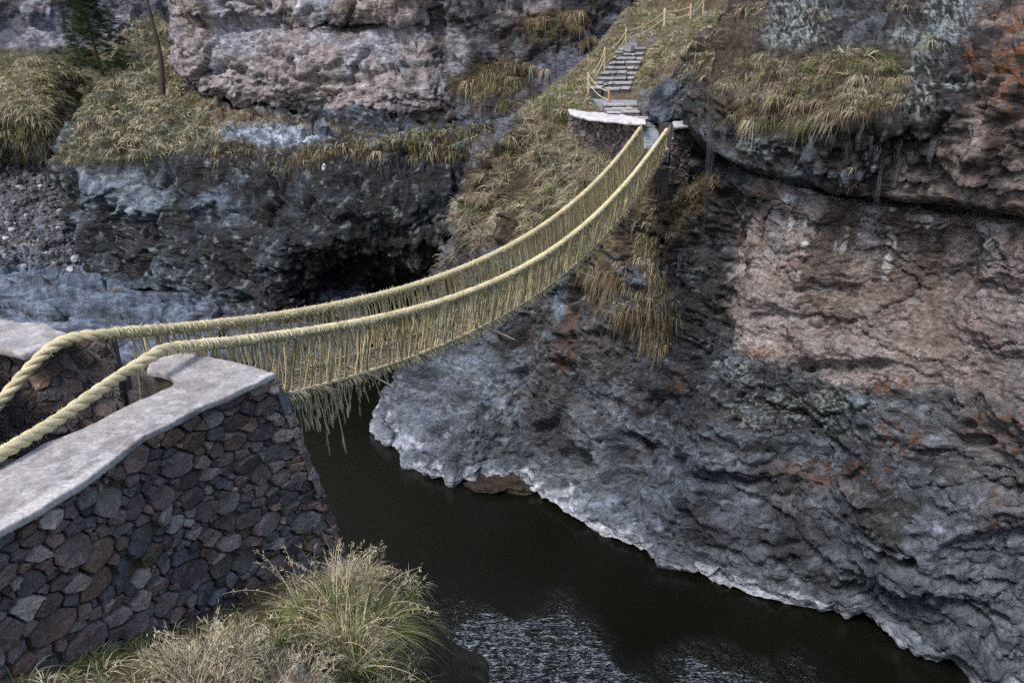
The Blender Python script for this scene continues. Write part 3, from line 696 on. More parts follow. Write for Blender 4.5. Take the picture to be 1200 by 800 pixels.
# ---------------------------------------------------------------- masonry
def voronoi(wd, ht, size, stretch, ang, seed, jitter=.85):
    """cells of a power diagram: large stones with small ones filling between"""
    r = np.random.default_rng(seed)
    ca, sa = math.cos(ang), math.sin(ang)
    S = np.array([[ca, sa], [-sa*stretch, ca*stretch]]); Si = np.linalg.inv(S)
    n = int(14*wd*ht*stretch/(size*size)); c = np.array([wd/2, ht/2])
    real = r.uniform([-size*2, -size*2], [wd+size*2, ht+size*2], (n, 2)); iso = (real-c)@S.T
    rad = size*.5*np.clip(r.lognormal(-.12, .55, n), .30, 2.4); o = np.argsort(-rad)
    # larger radii get fewer tries so that sizes stay mixed
    keep = r.random(n) < np.clip((size*.42/rad)**2.2, .004, 1); P = np.zeros((0, 2)); Rr = np.zeros(0)
    for i in o:
        if not keep[i]: continue
        if len(P):
            d = np.linalg.norm(P-iso[i], axis=1)
            if np.any(d < (Rr+rad[i])*.86): continue
        P = np.vstack([P, iso[i]]); Rr = np.append(Rr, rad[i])
    out = []
    for i in range(len(P)):
        d = np.linalg.norm(P-P[i], axis=1); nb = np.argsort(d-Rr)[:26]
        poly = [P[i]+size*3*np.array(v) for v in ((-1, -1), (1, -1), (1, 1), (-1, 1))]
        for j in nb:
            if j == i: continue
            dr = P[j]-P[i]; D2 = dr@dr; mid = P[i]+dr*(.5+(Rr[i]**2-Rr[j]**2)/(2*D2)); new = []
            for k in range(len(poly)):
                a, b2 = poly[k], poly[(k+1) % len(poly)]; da, db = (a-mid)@dr, (b2-mid)@dr
                if da <= 0: new.append(a)
                if (da < 0) != (db < 0) and abs(da-db) > 1e-12: new.append(a+(b2-a)*da/(da-db))
            poly = new
            if len(poly) < 3: break
        if len(poly) < 3: continue
        q = np.array(poly)@Si.T+c
        q[:, 0] = np.clip(q[:, 0], 0, wd); q[:, 1] = np.clip(q[:, 1], 0, ht)
        area = .5*abs(np.sum(q[:, 0]*np.roll(q[:, 1], -1)-np.roll(q[:, 0], -1)*q[:, 1]))
        if area > size*size*.05/stretch: out.append(q)
    return out
STONE_COLS = [(.105, .10, .11), (.12, .10, .11), (.145, .115, .11), (.085, .09, .105), (.165, .155, .16), (.10, .115, .14), (.07, .064, .07), (.16, .12, .105), (.12, .115, .12), (.13, .11, .115), (.19, .185, .19)]
def masonry(wd, ht, size, stretch, ang, seed, mapf, gap=.014, hgt=.05, tone=1.0):
    """polygons in the wall's plane become raised stones; mapf(s,h,out)->xyz"""
    r = np.random.default_rng(seed+5); mb = MB()
    for q in voronoi(wd, ht, size, stretch, ang, seed):
        c = q.mean(0); n = len(q)
        pts = []
        for k in range(n):                        # cut corners, resample
            a, b = q[k], q[(k+1) % n]; L = np.linalg.norm(b-a)
            if L < size*.12: continue
            m = max(2, int(L/(size*.22)))
            for t in np.linspace(.05, .95, m): pts.append(a+(b-a)*t+r.normal(0, size*.014, 2))
        if len(pts) < 4: continue
        p = np.array(pts); n = len(p); rad = np.linalg.norm(p-c, axis=1).mean()
        if rad < size*.12: continue
        sc = max(.5, 1-gap*r.uniform(.6, 1.7)/rad)
        h = hgt*r.uniform(.3, 1.25); tilt = r.normal(0, .2, 2)
        rings = []
        for (f, hh) in ((1.0, -.05), (.99, h*.6), (.965, h*.9), (.91, h), (.55, h*1.03)):
            pp = c+(p-c)*sc*f
            o = hh+(pp-c)@tilt*(hh > 0)+r.normal(0, .004, n)*(hh > 0)
            rings.append(np.array([mapf(pp[i, 0], pp[i, 1], o[i]) for i in range(n)]))
        cen = mapf(c[0], c[1], h*1.04)
        V = np.concatenate(rings+[np.array([cen])]); F = []
        for a in range(4):
            for i in range(n):
                F.append((a*n+i, a*n+(i+1) % n, (a+1)*n+(i+1) % n, (a+1)*n+i))
        for i in range(n): F.append((4*n+i, 4*n+(i+1) % n, 5*n))
        col = np.array(STONE_COLS[r.integers(len(STONE_COLS))])*r.uniform(.7, 1.5)*tone*np.array([1.36, 1.22, 1.10])
        mb.add(V, F, col)
    return mb
def cap_obj(name, poly_px, z, thick, parent, vox=.03, amp=.02, zf=None, world=None, colr=(.38, .355, .35)):
    pts = world if world is not None else [WZ(u, v, z) for u, v in poly_px]
    if zf: pts = [np.array([p[0], p[1], zf(p)]) for p in pts]
    bm = bmesh.new()
    top = [bm.verts.new(p) for p in pts]; bot = [bm.verts.new((p[0], p[1], p[2]-thick)) for p in pts]
    bm.faces.new(top); bm.faces.new(bot[::-1])
    n = len(pts)
    for i in range(n): bm.faces.new((top[(i+1) % n], top[i], bot[i], bot[(i+1) % n]))
    bmesh.ops.recalc_face_normals(bm, faces=bm.faces); bmesh.ops.triangulate(bm, faces=bm.faces)
    me = bpy.data.meshes.new('t'); bm.to_mesh(me); bm.free()
    o = bpy.data.objects.new('t', me); COL.objects.link(o)
    md = o.modifiers.new('r', 'REMESH'); md.mode = 'VOXEL'; md.voxel_size = vox
    ms = o.modifiers.new('s', 'SMOOTH'); ms.iterations = 3; ms.factor = .5
    dg = bpy.context.evaluated_depsgraph_get(); e = o.evaluated_get(dg).to_mesh()
    nv = len(e.vertices); V = np.empty(nv*3, np.float32); e.vertices.foreach_get('co', V); V = V.reshape(-1, 3).astype(float)
    F = np.array([tuple(p.vertices) for p in e.polygons])
    o.evaluated_get(dg).to_mesh_clear(); bpy.data.objects.remove(o); bpy.data.meshes.remove(me)
    V[:, 2] += fbm(V, .5, 4, 800)*amp+fbm(V, .08, 3, 805)*amp*.25
    V[:, :2] += fbm(V, .25, 3, 810)[:, None]*amp*.7
    n1 = fbm(V, .4, 5, 820); n2 = fbm(V, .12, 4, 825)
    C = np.broadcast_to(np.array(colr), V.shape).copy()
    C = mix(C, np.array(colr)*.62, sstep(0, .5, n1)*.6); C = mix(C, np.array([.72, .70, .70]), sstep(.3, .5, n2+n1*.3)*.3)
    C = mix(C, np.array([.22, .2, .2]), sstep(.35, .55, -n2)*.5)
    cr_ = np.abs(fbm(V, .55, 3, 830)); C = mix(C, np.array([.16, .14, .13]), sstep(.012, .0, cr_)*.6); V[:, 2] -= sstep(.014, 0, cr_)*.006
    e_ = (V[:, 0]-WA0[0])*WN[0]+(V[:, 1]-WA0[1])*WN[1]
    C = mix(C, np.array([.62, .59, .58]), sstep(-.11, -.05, e_+n1*.04)*(e_ < .5)*(V[:, 1] < 8)*.65)
    return child(parent, name, V, F, M_cap, cols=C)
def prism(mb, pts, z0, z1, col):
    n = len(pts); V = [(p[0], p[1], z1) for p in pts]+[(p[0], p[1], z0) for p in pts]
    F = [tuple(range(n)), tuple(range(2*n-1, n-1, -1))]+[((i+1) % n, i, n+i, n+(i+1) % n) for i in range(n)]
    mb.add(V, F, col)

# near right abutment ------------------------------------------------------
t = empty('stone_wall', (WA0[0], WA0[1], 13.9), 'rubble stone abutment wall in the foreground with a pale cement cap', 'stone wall', 'stone abutment walls of the bridge')
cap_px = [(-150, 640), (0, 549), (50, 520), (95, 502), (150, 475), (200, 452), (207, 445), (196, 439), (172, 434), (174, 425), (190, 417), (215, 412), (262, 420), (298, 428), (322, 437), (297, 449), (236, 476), (169, 510), (91, 568), (47, 595), (0, 619), (-150, 715)]
cap_obj('wall_cap', cap_px, 15.0, .065, t, .014, .012)
body = [WZ(u, v, 14.9) for u, v in cap_px]; ctr = np.mean(body, 0)
mb = MB(); bp_ = []
foot = [WZ(-145, 645, 14.95), WZ(95, 507, 14.95), WZ(203, 455, 14.95), WZ(204, 445, 14.95), WZ(178, 435, 14.95), WZ(195, 419, 14.95), WZ(216, 415, 14.95), WZ(318, 439, 14.95), WZ(236, 470, 14.95), WZ(0, 610, 14.95), WZ(-145, 706, 14.95)]
prism(mb, foot, 11.5, 14.93, (.07, .058, .05)); mb.build('wall_core', M_mortar, t)
TL = WZ(-140, 700, 14.93); TR = np.array([*WA1[:2], 14.93]); Lw = np.linalg.norm((TR-TL)[:2]); Hw = 3.4
_edge = np.array([WZ(u, v, 14.94) for u, v in ((-150, 715), (0, 620), (47, 597), (91, 570), (169, 511), (236, 477), (297, 451), (326, 441))])
_es = (_edge-TL)@nrm(TR-TL)
def mapR(s, h, o):
    hh = Hw-h                       # h measured up from the base
    f = s/Lw
    p = np.array([np.interp(s, _es, _edge[:, k]) for k in range(3)]); zt = 14.95
    o = o-.012
    return (p[0]+WN[0]*(o+.07*hh)+WDIR[0]*.24*hh*f, p[1]+WN[1]*(o+.07*hh)+WDIR[1]*.24*hh*f, zt-hh)
V = [mapR(s, h, -.012) for s in np.linspace(0, Lw, 40) for h in np.linspace(0, Hw, 30)]
V = np.array(V); V += fbm(V, .15, 3, 840)[:, None]*.012*WN
child(t, 'mortar', V, grid_faces(40, 30), M_mortar, cols=np.broadcast_to(np.array([.15, .115, .095]), V.shape)*(1+.5*fbm(V, .2, 3, 845))[:, None])
masonry(Lw, Hw, .135, 1.5, .10, 21, mapR, .009, .062).build('stonework', M_stone, t)
# corner return facing the gorge
TR2 = WZ(216, 413, 14.93); L2 = np.linalg.norm((TR2-TR)[:2]); d2 = nrm((TR2-TR)*[1, 1, 0]); n2_ = np.array([-d2[1], d2[0], 0]); n2_ = n2_ if n2_[1] > 0 else -n2_
def mapR2(s, h, o):
    hh = Hw-h; p = TR+d2*s
    k_ = hh*(1-.5*s/L2)
    return (p[0]+n2_[0]*(o-.02)+(WN[0]*.07+WDIR[0]*.24)*k_, p[1]+n2_[1]*(o-.02)+(WN[1]*.07+WDIR[1]*.24)*k_, 14.93-hh)
masonry(L2, Hw, .16, 1.3, .2, 22, mapR2, .010, .05).build('end_stonework', M_stone, t)

# near left abutment -------------------------------------------------------
t = empty('stone_wall', tuple(WZ(60, 420, 14.1)), 'mortared stone abutment wall behind the two thick ropes at left edge', 'stone wall', 'stone abutment walls of the bridge')
cap_obj('wall_cap', [(-300, 350), (-100, 362), (0, 372), (45, 378), (84, 387), (82, 396), (60, 404), (25, 411), (0, 407), (-30, 400), (-150, 520), (-300, 520)], 15.12, .10, t, .025, .03)
A = WZ(-45, 405, 15.08); B = WZ(131, 394, 15.06); C_ = WZ(-45, 340, 15.0); 
foot = [np.array([*A[:2], 0]), np.array([*B[:2], 0]), np.array([B[0]-.05, B[1]+.18, 0]), np.array([A[0]-2, A[1]+.2, 0]), np.array([A[0]-2.5, A[1]-2.5, 0]), np.array([A[0]-.3, A[1]-2.5, 0])]
mb = MB(); prism(mb, foot, 11, 15.04, (.13, .115, .12)); mb.build('wall_core', M_mortar, t)
Lb = np.linalg.norm((B-A)[:2]); db = nrm((B-A)*[1, 1, 0]); nb = np.array([db[1], -db[0], 0]); nb = nb if nb[1] < 0 else -nb
def mapL(s, h, o): return tuple(A+db*s+nb*(o+.012)+np.array([0, 0, h-1.02]))
V = np.array([mapL(s, h, .0) for s in np.linspace(0, Lb, 30) for h in np.linspace(0, 1.0, 20)])
child(t, 'mortar', V, grid_faces(30, 20), M_mortar, cols=np.broadcast_to(np.array([.20, .18, .185]), V.shape))
masonry(Lb, 1.0, .15, 1.2, .1, 31, mapL, .012, .03, .75).build('stonework', M_stone, t)
# threshold between the walls
t = empty('stone_step', (B[0]+.4, B[1]+.1, 14.0), 'dark stone threshold between the abutment walls where the bridge deck starts', 'stone step')
mb = MB(); R2 = np.array([*WZ(216, 415, 14.95)[:2], 0]); B2 = np.array([*B[:2], 0])
prism(mb, [B2+[.02, .02, 0], R2+[-.1, -.1, 0], R2+[-.05, .25, 0], B2+[.1, .3, 0]], 12, 14.45, (.09, .08, .085)); prism(mb, [B2+[.04, .08, 0], R2+[-.15, -.05, 0], R2+[-.12, .1, 0], B2+[.06, .2, 0]], 14.453, 14.62, (.10, .09, .09))
mb.build('step_block', M_stone, t)

# far abutments --------------------------------------------------------------
t = empty('stone_wall', tuple(WZ(705, 150, 13.0)), 'small far abutment wall with white curved cap left of the stairs', 'stone wall', 'stone abutment walls of the bridge')
far_cap = [(665, 126), (680, 124.5), (697, 125), (714, 128), (725, 133), (740, 137), (757, 138.5), (757, 143), (735, 142), (715, 141), (697, 138.5), (680, 136), (668, 132)]
cap_obj('wall_cap', far_cap, 14.42, .14, t, .05, .03, colr=(.66, .63, .65))
FA = WZ(667, 131, 14.3); FB = WZ(756, 143.5, 14.3); Lf = np.linalg.norm((FB-FA)[:2]); df = nrm((FB-FA)*[1, 1, 0]); nf_ = np.array([-df[1], df[0], 0]); nf_ = nf_ if nf_[1] < 0 else -nf_
def mapF(s, h, o): return tuple(FA+df*s+nf_*(o+.03*(2.4-h))+np.array([0, 0, h-2.45]))
mb = MB(); back = -nf_*1.0
prism(mb, [FA, FB, FB+[.0, .5, 0], FA+[.6, .1, 0]], 11, 14.28, (.08, .07, .065)); mb.build('wall_core', M_mortar, t)
masonry(Lf, 2.45, .20, 1.2, 0, 41, mapF, .014, .07, 1.15).build('stonework', M_stone, t)
# jamb on the passage side
J = FB+np.array([0, 0, 0]); dj = nrm(np.array([-.1, 1, 0])); nj = np.array([1, .1, 0])
def mapJ(s, h, o): return tuple(J+dj*s+nj*(o+.012)+np.array([0, 0, h-2.45]))
masonry(.5, 2.45, .2, 1.2, 0, 43, mapJ, .014, .05, 1.0).build('jamb_stonework', M_stone, t)
t = empty('stone_wall', tuple(WZ(797, 150, 13.0)), 'small far abutment wall beside the big boulder right of the bridge end', 'stone wall', 'stone abutment walls of the bridge')
cap_obj('wall_cap', [(788, 142), (806, 141), (808, 147), (790, 148.5)], 14.45, .12, t, .04, .02, colr=(.5, .5, .54))
GA = WZ(788, 148.5, 14.35); GB = WZ(810, 147, 14.35); Lg = np.linalg.norm((GB-GA)[:2]); dg_ = nrm((GB-GA)*[1, 1, 0]); ng = np.array([dg_[1], -dg_[0], 0]); ng = ng if ng[1] < 0 else -ng
def mapG(s, h, o): return tuple(GA+dg_*s+ng*(o+.03*(2.-h))+np.array([0, 0, h-2.1]))
mb = MB(); prism(mb, [GA, GB, GB-ng*1.3, GA-ng*1.3+[.3, 0, 0]], 11.5, 14.33, (.06, .052, .05)); mb.build('wall_core', M_mortar, t)
masonry(Lg, 2.1, .22, 2.2, 0, 47, mapG, .014, .06, .95).build('stonework', M_stone, t)

# ---------------------------------------------------------------- THE BRIDGE
front_px = [(200, 408), (240, 404.5), (300, 397), (350, 390.5), (400, 383), (450, 372), (501, 358), (562, 337), (616, 311), (657, 286), (697, 252), (742, 205), (765, 174), (787, 144)]
back_px = [(125, 391), (165, 388), (202, 385), (270, 378), (337, 369), (400, 356), (467, 340), (535, 317), (602, 285), (636, 265), (664, 245), (697, 212), (731, 177), (756, 141)]
F0 = WZ(200, 408, 15.2); F1 = W(787, 144, 30.0); K0 = WZ(125, 391, 15.2); K1 = W(756, 141, 30.3)
def onplane(px, a, b):
    n = np.array([-(b-a)[1], (b-a)[0], 0]); out = []
    for u, v in px:
        d = ray(u, v); out.append(CAM+d*(((a-CAM)@n)/(d@n)))
    return np.array(out)
FR = onplane(front_px, F0, F1); BR = onplane(back_px, K0, K1)
print('front rope', np.round(FR, 2).tolist()); print('back rope', np.round(BR, 2).tolist())
def smooth_curve(P, n, deg=5):
    s = np.concatenate([[0], np.cumsum(np.linalg.norm(np.diff(P[:, :2], axis=0), axis=1))]); s /= s[-1]
    w = np.ones(len(s)); w[0] = w[-1] = 6
    co = np.polyfit(s, P[:, 2], deg, w=w); q = np.linspace(0, 1, n)
    xy = P[0, :2]+(P[-1, :2]-P[0, :2])*q[:, None]
    return np.concatenate([xy, np.polyval(co, q)[:, None]], 1)
NS = 900
FRc = smooth_curve(FR, NS, 4); BRc = smooth_curve(BR, NS, 4)
AX = nrm((F1-F0)*[1, 1, 0]); SIDE = np.array([AX[1], -AX[0], 0])     # towards camera-right
# deck edge traced on a plane a little inside the front rope
deck_px = [(345, 459), (400, 444), (450, 430), (518, 406), (589, 371), (636, 337), (687, 298), (715, 270), (742, 235), (772, 190)]
ins = -SIDE*.10
DF = onplane(deck_px, F0+ins, F1+ins)
sF = lambda P: ((P-F0)@AX)/np.linalg.norm((F1-F0)[:2])
sd_ = sF(DF); co = np.polyfit(sd_, DF[:, 2], 3)
print('deck', np.round(np.c_[sd_, DF[:, 2]], 2).tolist())
q = np.linspace(0, 1, NS)
zd = np.polyval(co, np.clip(q, .06, 1)); zr = (FRc[:, 2]+BRc[:, 2])/2
zd = np.where(q < .06, zd, zd)
zd = np.minimum(zd, np.minimum(FRc[:, 2], BRc[:, 2])-.35)
DFe = FRc.copy(); DFe[:, :2] += ins[:2]; DFe[:, 2] = zd
DBe = BRc.copy(); DBe[:, :2] -= ins[:2]; DBe[:, 2] = zd+.02
bridge = empty('rope_bridge', tuple((F0+K0)/2-[0, 0, 1]), 'woven grass rope suspension bridge sagging across the gorge to the stairs', 'rope bridge')
ROPE = np.array([.66, .585, .37])
def frame(P):
    T = nrm(np.gradient(P, axis=0)); B = nrm(np.cross(T, np.array([0, 0, 1.]))); N = np.cross(B, T); return T, N, B
def resample(P, step):
    s = np.concatenate([[0], np.cumsum(np.linalg.norm(np.diff(P, axis=0), axis=1))]); n = int(s[-1]/step)
    q = np.linspace(0, s[-1], n); return np.stack([np.interp(q, s, P[:, i]) for i in range(3)], 1), q
def rope_strands(P, r, lead, step=.012, ns=3, sr=.56, sides=8, seed=0, r0k=False):
    P, s = resample(P, step); T, N, B = frame(P); out = []
    wob = 1+.04*np.sin(s*7+seed)+.07*fbm(np.stack([s*2.5, s*0, s*0+seed+.5], -1), 1, 3)
    rv = r(s) if callable(r) else r+0*s
    ph0 = 2*np.pi*(s/lead+.25*fbm(np.stack([s*1.2, s*0+.3, s*0+seed+.5], -1), 1, 2))
    for j in range(ns):
        ph = ph0+2*np.pi*j/ns
        C = P+(rv*(.62 if r0k else .5)*wob)[:, None]*(np.cos(ph)[:, None]*N+np.sin(ph)[:, None]*B)
        V, F = tubes(C[None], (rv*sr*wob)[None], sides)
        col = ROPE*(1+.25*fbm(V*4, 1, 3, seed+j))[:, None]
        out.append((V, F, col))
    return out, P, s
def coils(P, r, pitch, a, b, wire=.009, seed=0, per=26):
    """thin lashing wound round the rope between arc lengths a and b"""
    P, s = resample(P, .01); T, N, B = frame(P); rr = np.random.default_rng(seed)
    n = int((b-a)/pitch); m = n*per; sa = np.linspace(a, b, m)
    ph = np.arange(m)/per*2*np.pi
    jit = np.interp(np.arange(m)/per, np.arange(n+2), rr.normal(0, pitch*.55, n+2))
    rad = r*np.interp(np.arange(m)/per, np.arange(n+2), rr.uniform(.94, 1.14, n+2))
    ss = np.clip(sa+jit, 0, s[-1])
    c = np.stack([np.interp(ss, s, P[:, i]) for i in range(3)], 1)
    Ni = np.stack([np.interp(ss, s, N[:, i]) for i in range(3)], 1); Bi = np.stack([np.interp(ss, s, B[:, i]) for i in range(3)], 1)
    C = c+rad[:, None]*(np.cos(ph)[:, None]*Ni+np.sin(ph)[:, None]*Bi)
    V, F = tubes(C[None], wire, 5)
    V = V  # frames from tubes() use a fixed reference; acceptable for tiny wire
    return V, F, ROPE*rr.uniform(.85, 1.1)*(1+.25*fbm(V*3, 1, 2, seed))[:, None]
def hairs(P, r, n, L, seed, wid=.0022, down=.3, cols=None):
    rr = np.random.default_rng(seed); i = rr.integers(1, len(P)-1, n)
    T = nrm(P[i+1]-P[i-1]); d = rr.normal(size=(n, 3)); d -= np.sum(d*T, 1)[:, None]*T; d = nrm(d)
    root = P[i]+d*r*.9; dd = nrm(d*.8+T*rr.normal(0, .8, (n, 1))+rr.normal(0, .35, (n, 3))-np.array([0, 0, down]))
    ln = L*rr.uniform(.3, 1.3, n)
    side = nrm(np.cross(dd, rr.normal(size=(n, 3))))*wid
    mid = root+dd*ln[:, None]*.5; tip = root+dd*ln[:, None]-np.array([0, 0, 1])*ln[:, None]*.3*down
    V = np.stack([root-side, root+side, mid-side*.7, mid+side*.7, tip-side*.2, tip+side*.2], 1)
    idx = np.arange(n)[:, None]*6
    F = np.concatenate([idx+np.array([0, 1, 3, 2]), idx+np.array([2, 3, 5, 4])])
    col = np.repeat((ROPE*1.1)*rr.uniform(.7, 1.3, (n, 1)), 6, 0)
    return V.reshape(-1, 3), F, col
def lead_in(px_t):
    return np.array([CAM+ray(u, v)*(tt/1.0) for u, v, tt in px_t])
# approach parts of the ropes, over the walls down to the anchor off frame
fin = lead_in([(-330, 700, 4.9), (-200, 640, 5.15), (-90, 583, 5.4), (0, 532, 5.75), (60, 496, 6.15), (115, 458, 6.55), (150, 434, 6.9), (178, 417, 7.1)])
bin_ = lead_in([(-240, 640, 6.3), (-130, 572, 6.5), (-50, 515, 6.75), (0, 470, 7.0), (30, 436, 7.15), (58, 409, 7.3), (85, 396, 7.45)])
def to_ground(L):
    d = nrm((L[0]-L[1])*[1, 1, 0]); a = L[0]+d*.45; b = L[0]+d*.9; a[2] = (L[0][2]+13.95)/2+.08; b[2] = 13.95
    return np.concatenate([[b, a], L])
fin = to_ground(fin); bin_ = to_ground(bin_)
FULLF = np.concatenate([fin, FRc[::30][0:]]); FULLB = np.concatenate([bin_, BRc[::30]])
def spl(P, k=24): return crom(P, [k]*(len(P)-1))
FULLF = spl(FULLF); FULLB = spl(FULLB)
for nm, P, rc, seed, lab in (('handrope', FULLF, FRc, 1, 'nearer handrope'), ('handrope', FULLB, BRc, 2, 'farther handrope')):
    rad = (lambda s: .044+0*s)
    st, Pr, s = rope_strands(P, rad, .36, .012, 3, .62, 8, seed, True)
    start = np.argmin(np.linalg.norm(Pr-rc[0], axis=1)); s0 = s[start]; s1 = s[-1]
    parts = st
    parts.append(hairs(Pr[:start], .056, 900, .03, seed+20, .0012))
    parts.append(hairs(Pr[start:], .054, 9000, .055, seed+21, .0028))
    V, F, C = merge(parts); V, F2 = V, F
    o = child(bridge, nm, V, F, M_rope, cols=C)
    V, F, C = coils(P, .048, .034, s0+.10, s1-.05, .0115, seed+7)
    mesh_obj('wrapping', V-np.array(bridge.location), F, M_rope, o, C)
# side lashings
def lashings(R, D, seed, sgn):
    rr = np.random.default_rng(seed); L = 25.0
    s = []; x = .012
    while x < .985:
        s.append(x); x += (.040+.048*max(0, 1-x*1.8))/L*rr.uniform(.4, 1.6)
    s = np.array(s); paths = []; rads = []
    k = 9
    for rep in range(2):
        a = s; b = np.clip(s+rr.normal(0, .0034, len(s))+.0014*(rep*2-1), 0.002, .998)
        pa = np.stack([np.interp(a, q, R[:, i]) for i in range(3)], 1); pb = np.stack([np.interp(b, q, D[:, i]) for i in range(3)], 1)
        tt = np.linspace(0, 1, k)[None, :, None]
        path = pa[:, None]*(1-tt)+pb[:, None]*tt
        w = np.sin(np.pi*tt)
        path = path+w*(AX*rr.normal(0, .022, (len(s), 1, 1)))+w*np.sin(tt*7+rr.uniform(0, 6, (len(s), 1, 1)))*AX*.010+rr.normal(0, .003, (len(s), k, 3))
        path += SIDE*sgn*rr.uniform(0, .05, (len(s), 1, 1))*(1-tt)
        paths.append(path); rads.append(np.repeat(rr.uniform(.005, .0105, (len(s), 1)), k, 1)*(1+.35*rr.normal(size=(len(s), k))).clip(.6, 1.6))
    paths = np.concatenate(paths); rads = np.concatenate(rads)
    V, F = tubes(paths, rads, 5)
    col = np.repeat(ROPE*[1, .96, .86]*rr.uniform(.38, 1.15, (len(paths), 1)), k*5, 0)
    parts = [(V, F, col)]
    flat = paths[:, 1:-1].reshape(-1, 3)
    n = 9000; i = rr.integers(0, len(flat), n); d = nrm(rr.normal(size=(n, 3))+[0, 0, -.8])*rr.uniform(.02, .08, (n, 1))
    p = flat[i]; side = nrm(np.cross(d, rr.normal(size=(n, 3))))*.0025
    V = np.stack([p-side, p+side, p+d+side*.3, p+d-side*.3], 1); F = np.arange(n)[:, None]*4+np.arange(4)
    parts.append((V.reshape(-1, 3), F, np.repeat(ROPE*rr.uniform(.6, 1.2, (n, 1)), 4, 0)))
    return merge(parts)
V, F, C = lashings(FRc, DFe, 51, 1); child(bridge, 'side_lashing', V, F, M_rope, cols=C)
V, F, C = lashings(BRc, DBe, 52, -1); child(bridge, 'side_lashing', V, F, M_rope, cols=C)
# deck
q2 = np.linspace(0, 1, 1400)
ef = np.stack([np.interp(q2, q, DFe[:, i]) for i in range(3)], 1); eb = np.stack([np.interp(q2, q, DBe[:, i]) for i in range(3)], 1)
tt = np.linspace(-.02, 1.02, 14)[None, :, None]; G = ef[:, None]*(1-tt)+eb[:, None]*tt
G[..., 2] += -.05*np.sin(np.pi*tt[..., 0])+fbm(G, .12, 3, 900)*.03+fbm(G, .8, 2, 905)*.03
C = mix(np.broadcast_to(np.array([.15, .12, .09]), G.shape).copy(), np.array([.26, .22, .16]), sstep(-.2, .4, fbm(G, .08, 3, 910)))
G2 = G-np.array([0, 0, .05])
V, F, C = merge([(G, grid_faces(*G.shape[:2]), C), (G2, grid_faces(*G.shape[:2]), C)])
deck = child(bridge, 'deck', V, F, M_rope, cols=C)
rr = np.random.default_rng(60); parts = []
n = 1500; a = rr.uniform(.0, .99, n); w = rr.uniform(.05, .95, n); ln = rr.uniform(.15, .5, n)/25; da = rr.normal(0, .12, n)
def deckpt(s, w, up):
    s = np.clip(s, 0, 1); w = w
    A_ = np.stack([np.interp(s, q, DFe[:, i]) for i in range(3)], -1); B_ = np.stack([np.interp(s, q, DBe[:, i]) for i in range(3)], -1)
    p = A_*(1-w[..., None])+B_*w[..., None]; p[..., 2] += up-.05*np.sin(np.pi*np.clip(w, 0, 1)); return p
tq = np.linspace(-.5, .5, 4)[None]
P = deckpt(a[:, None]+ln[:, None]*tq, w[:, None]+da[:, None]*tq, .022)
P += rr.normal(0, .006, P.shape)
V, F = tubes(P, np.repeat(rr.uniform(.004, .009, (n, 1)), 4, 1), 5)
parts.append((V, F, np.repeat(np.array([.34, .28, .23])*rr.uniform(.5, 1.35, (n, 1)), 20, 0)))
n = 520; a = np.linspace(.01, .99, n)+rr.normal(0, .0006, n); ext = rr.uniform(0, .12, (n, 1)); ext[rr.random(n) < .05] += .35
tq = np.linspace(0, 1, 5)[None]; w = -ext*(rr.random((n, 1)) < .7)+(1+ext*2)*tq
P = deckpt(a[:, None]+rr.normal(0, .0012, (n, 1))*tq, w, .008)+rr.normal(0, .004, (n, 5, 3))
V, F = tubes(P, np.repeat(rr.uniform(.006, .012, (n, 1)), 5, 1), 5)
parts.append((V, F, np.repeat(np.array([.27, .22, .17])*rr.uniform(.5, 1.4, (n, 1)), 25, 0)))
V, F, C = merge(parts); child(bridge, 'deck_sticks', V, F, M_wood, cols=C)
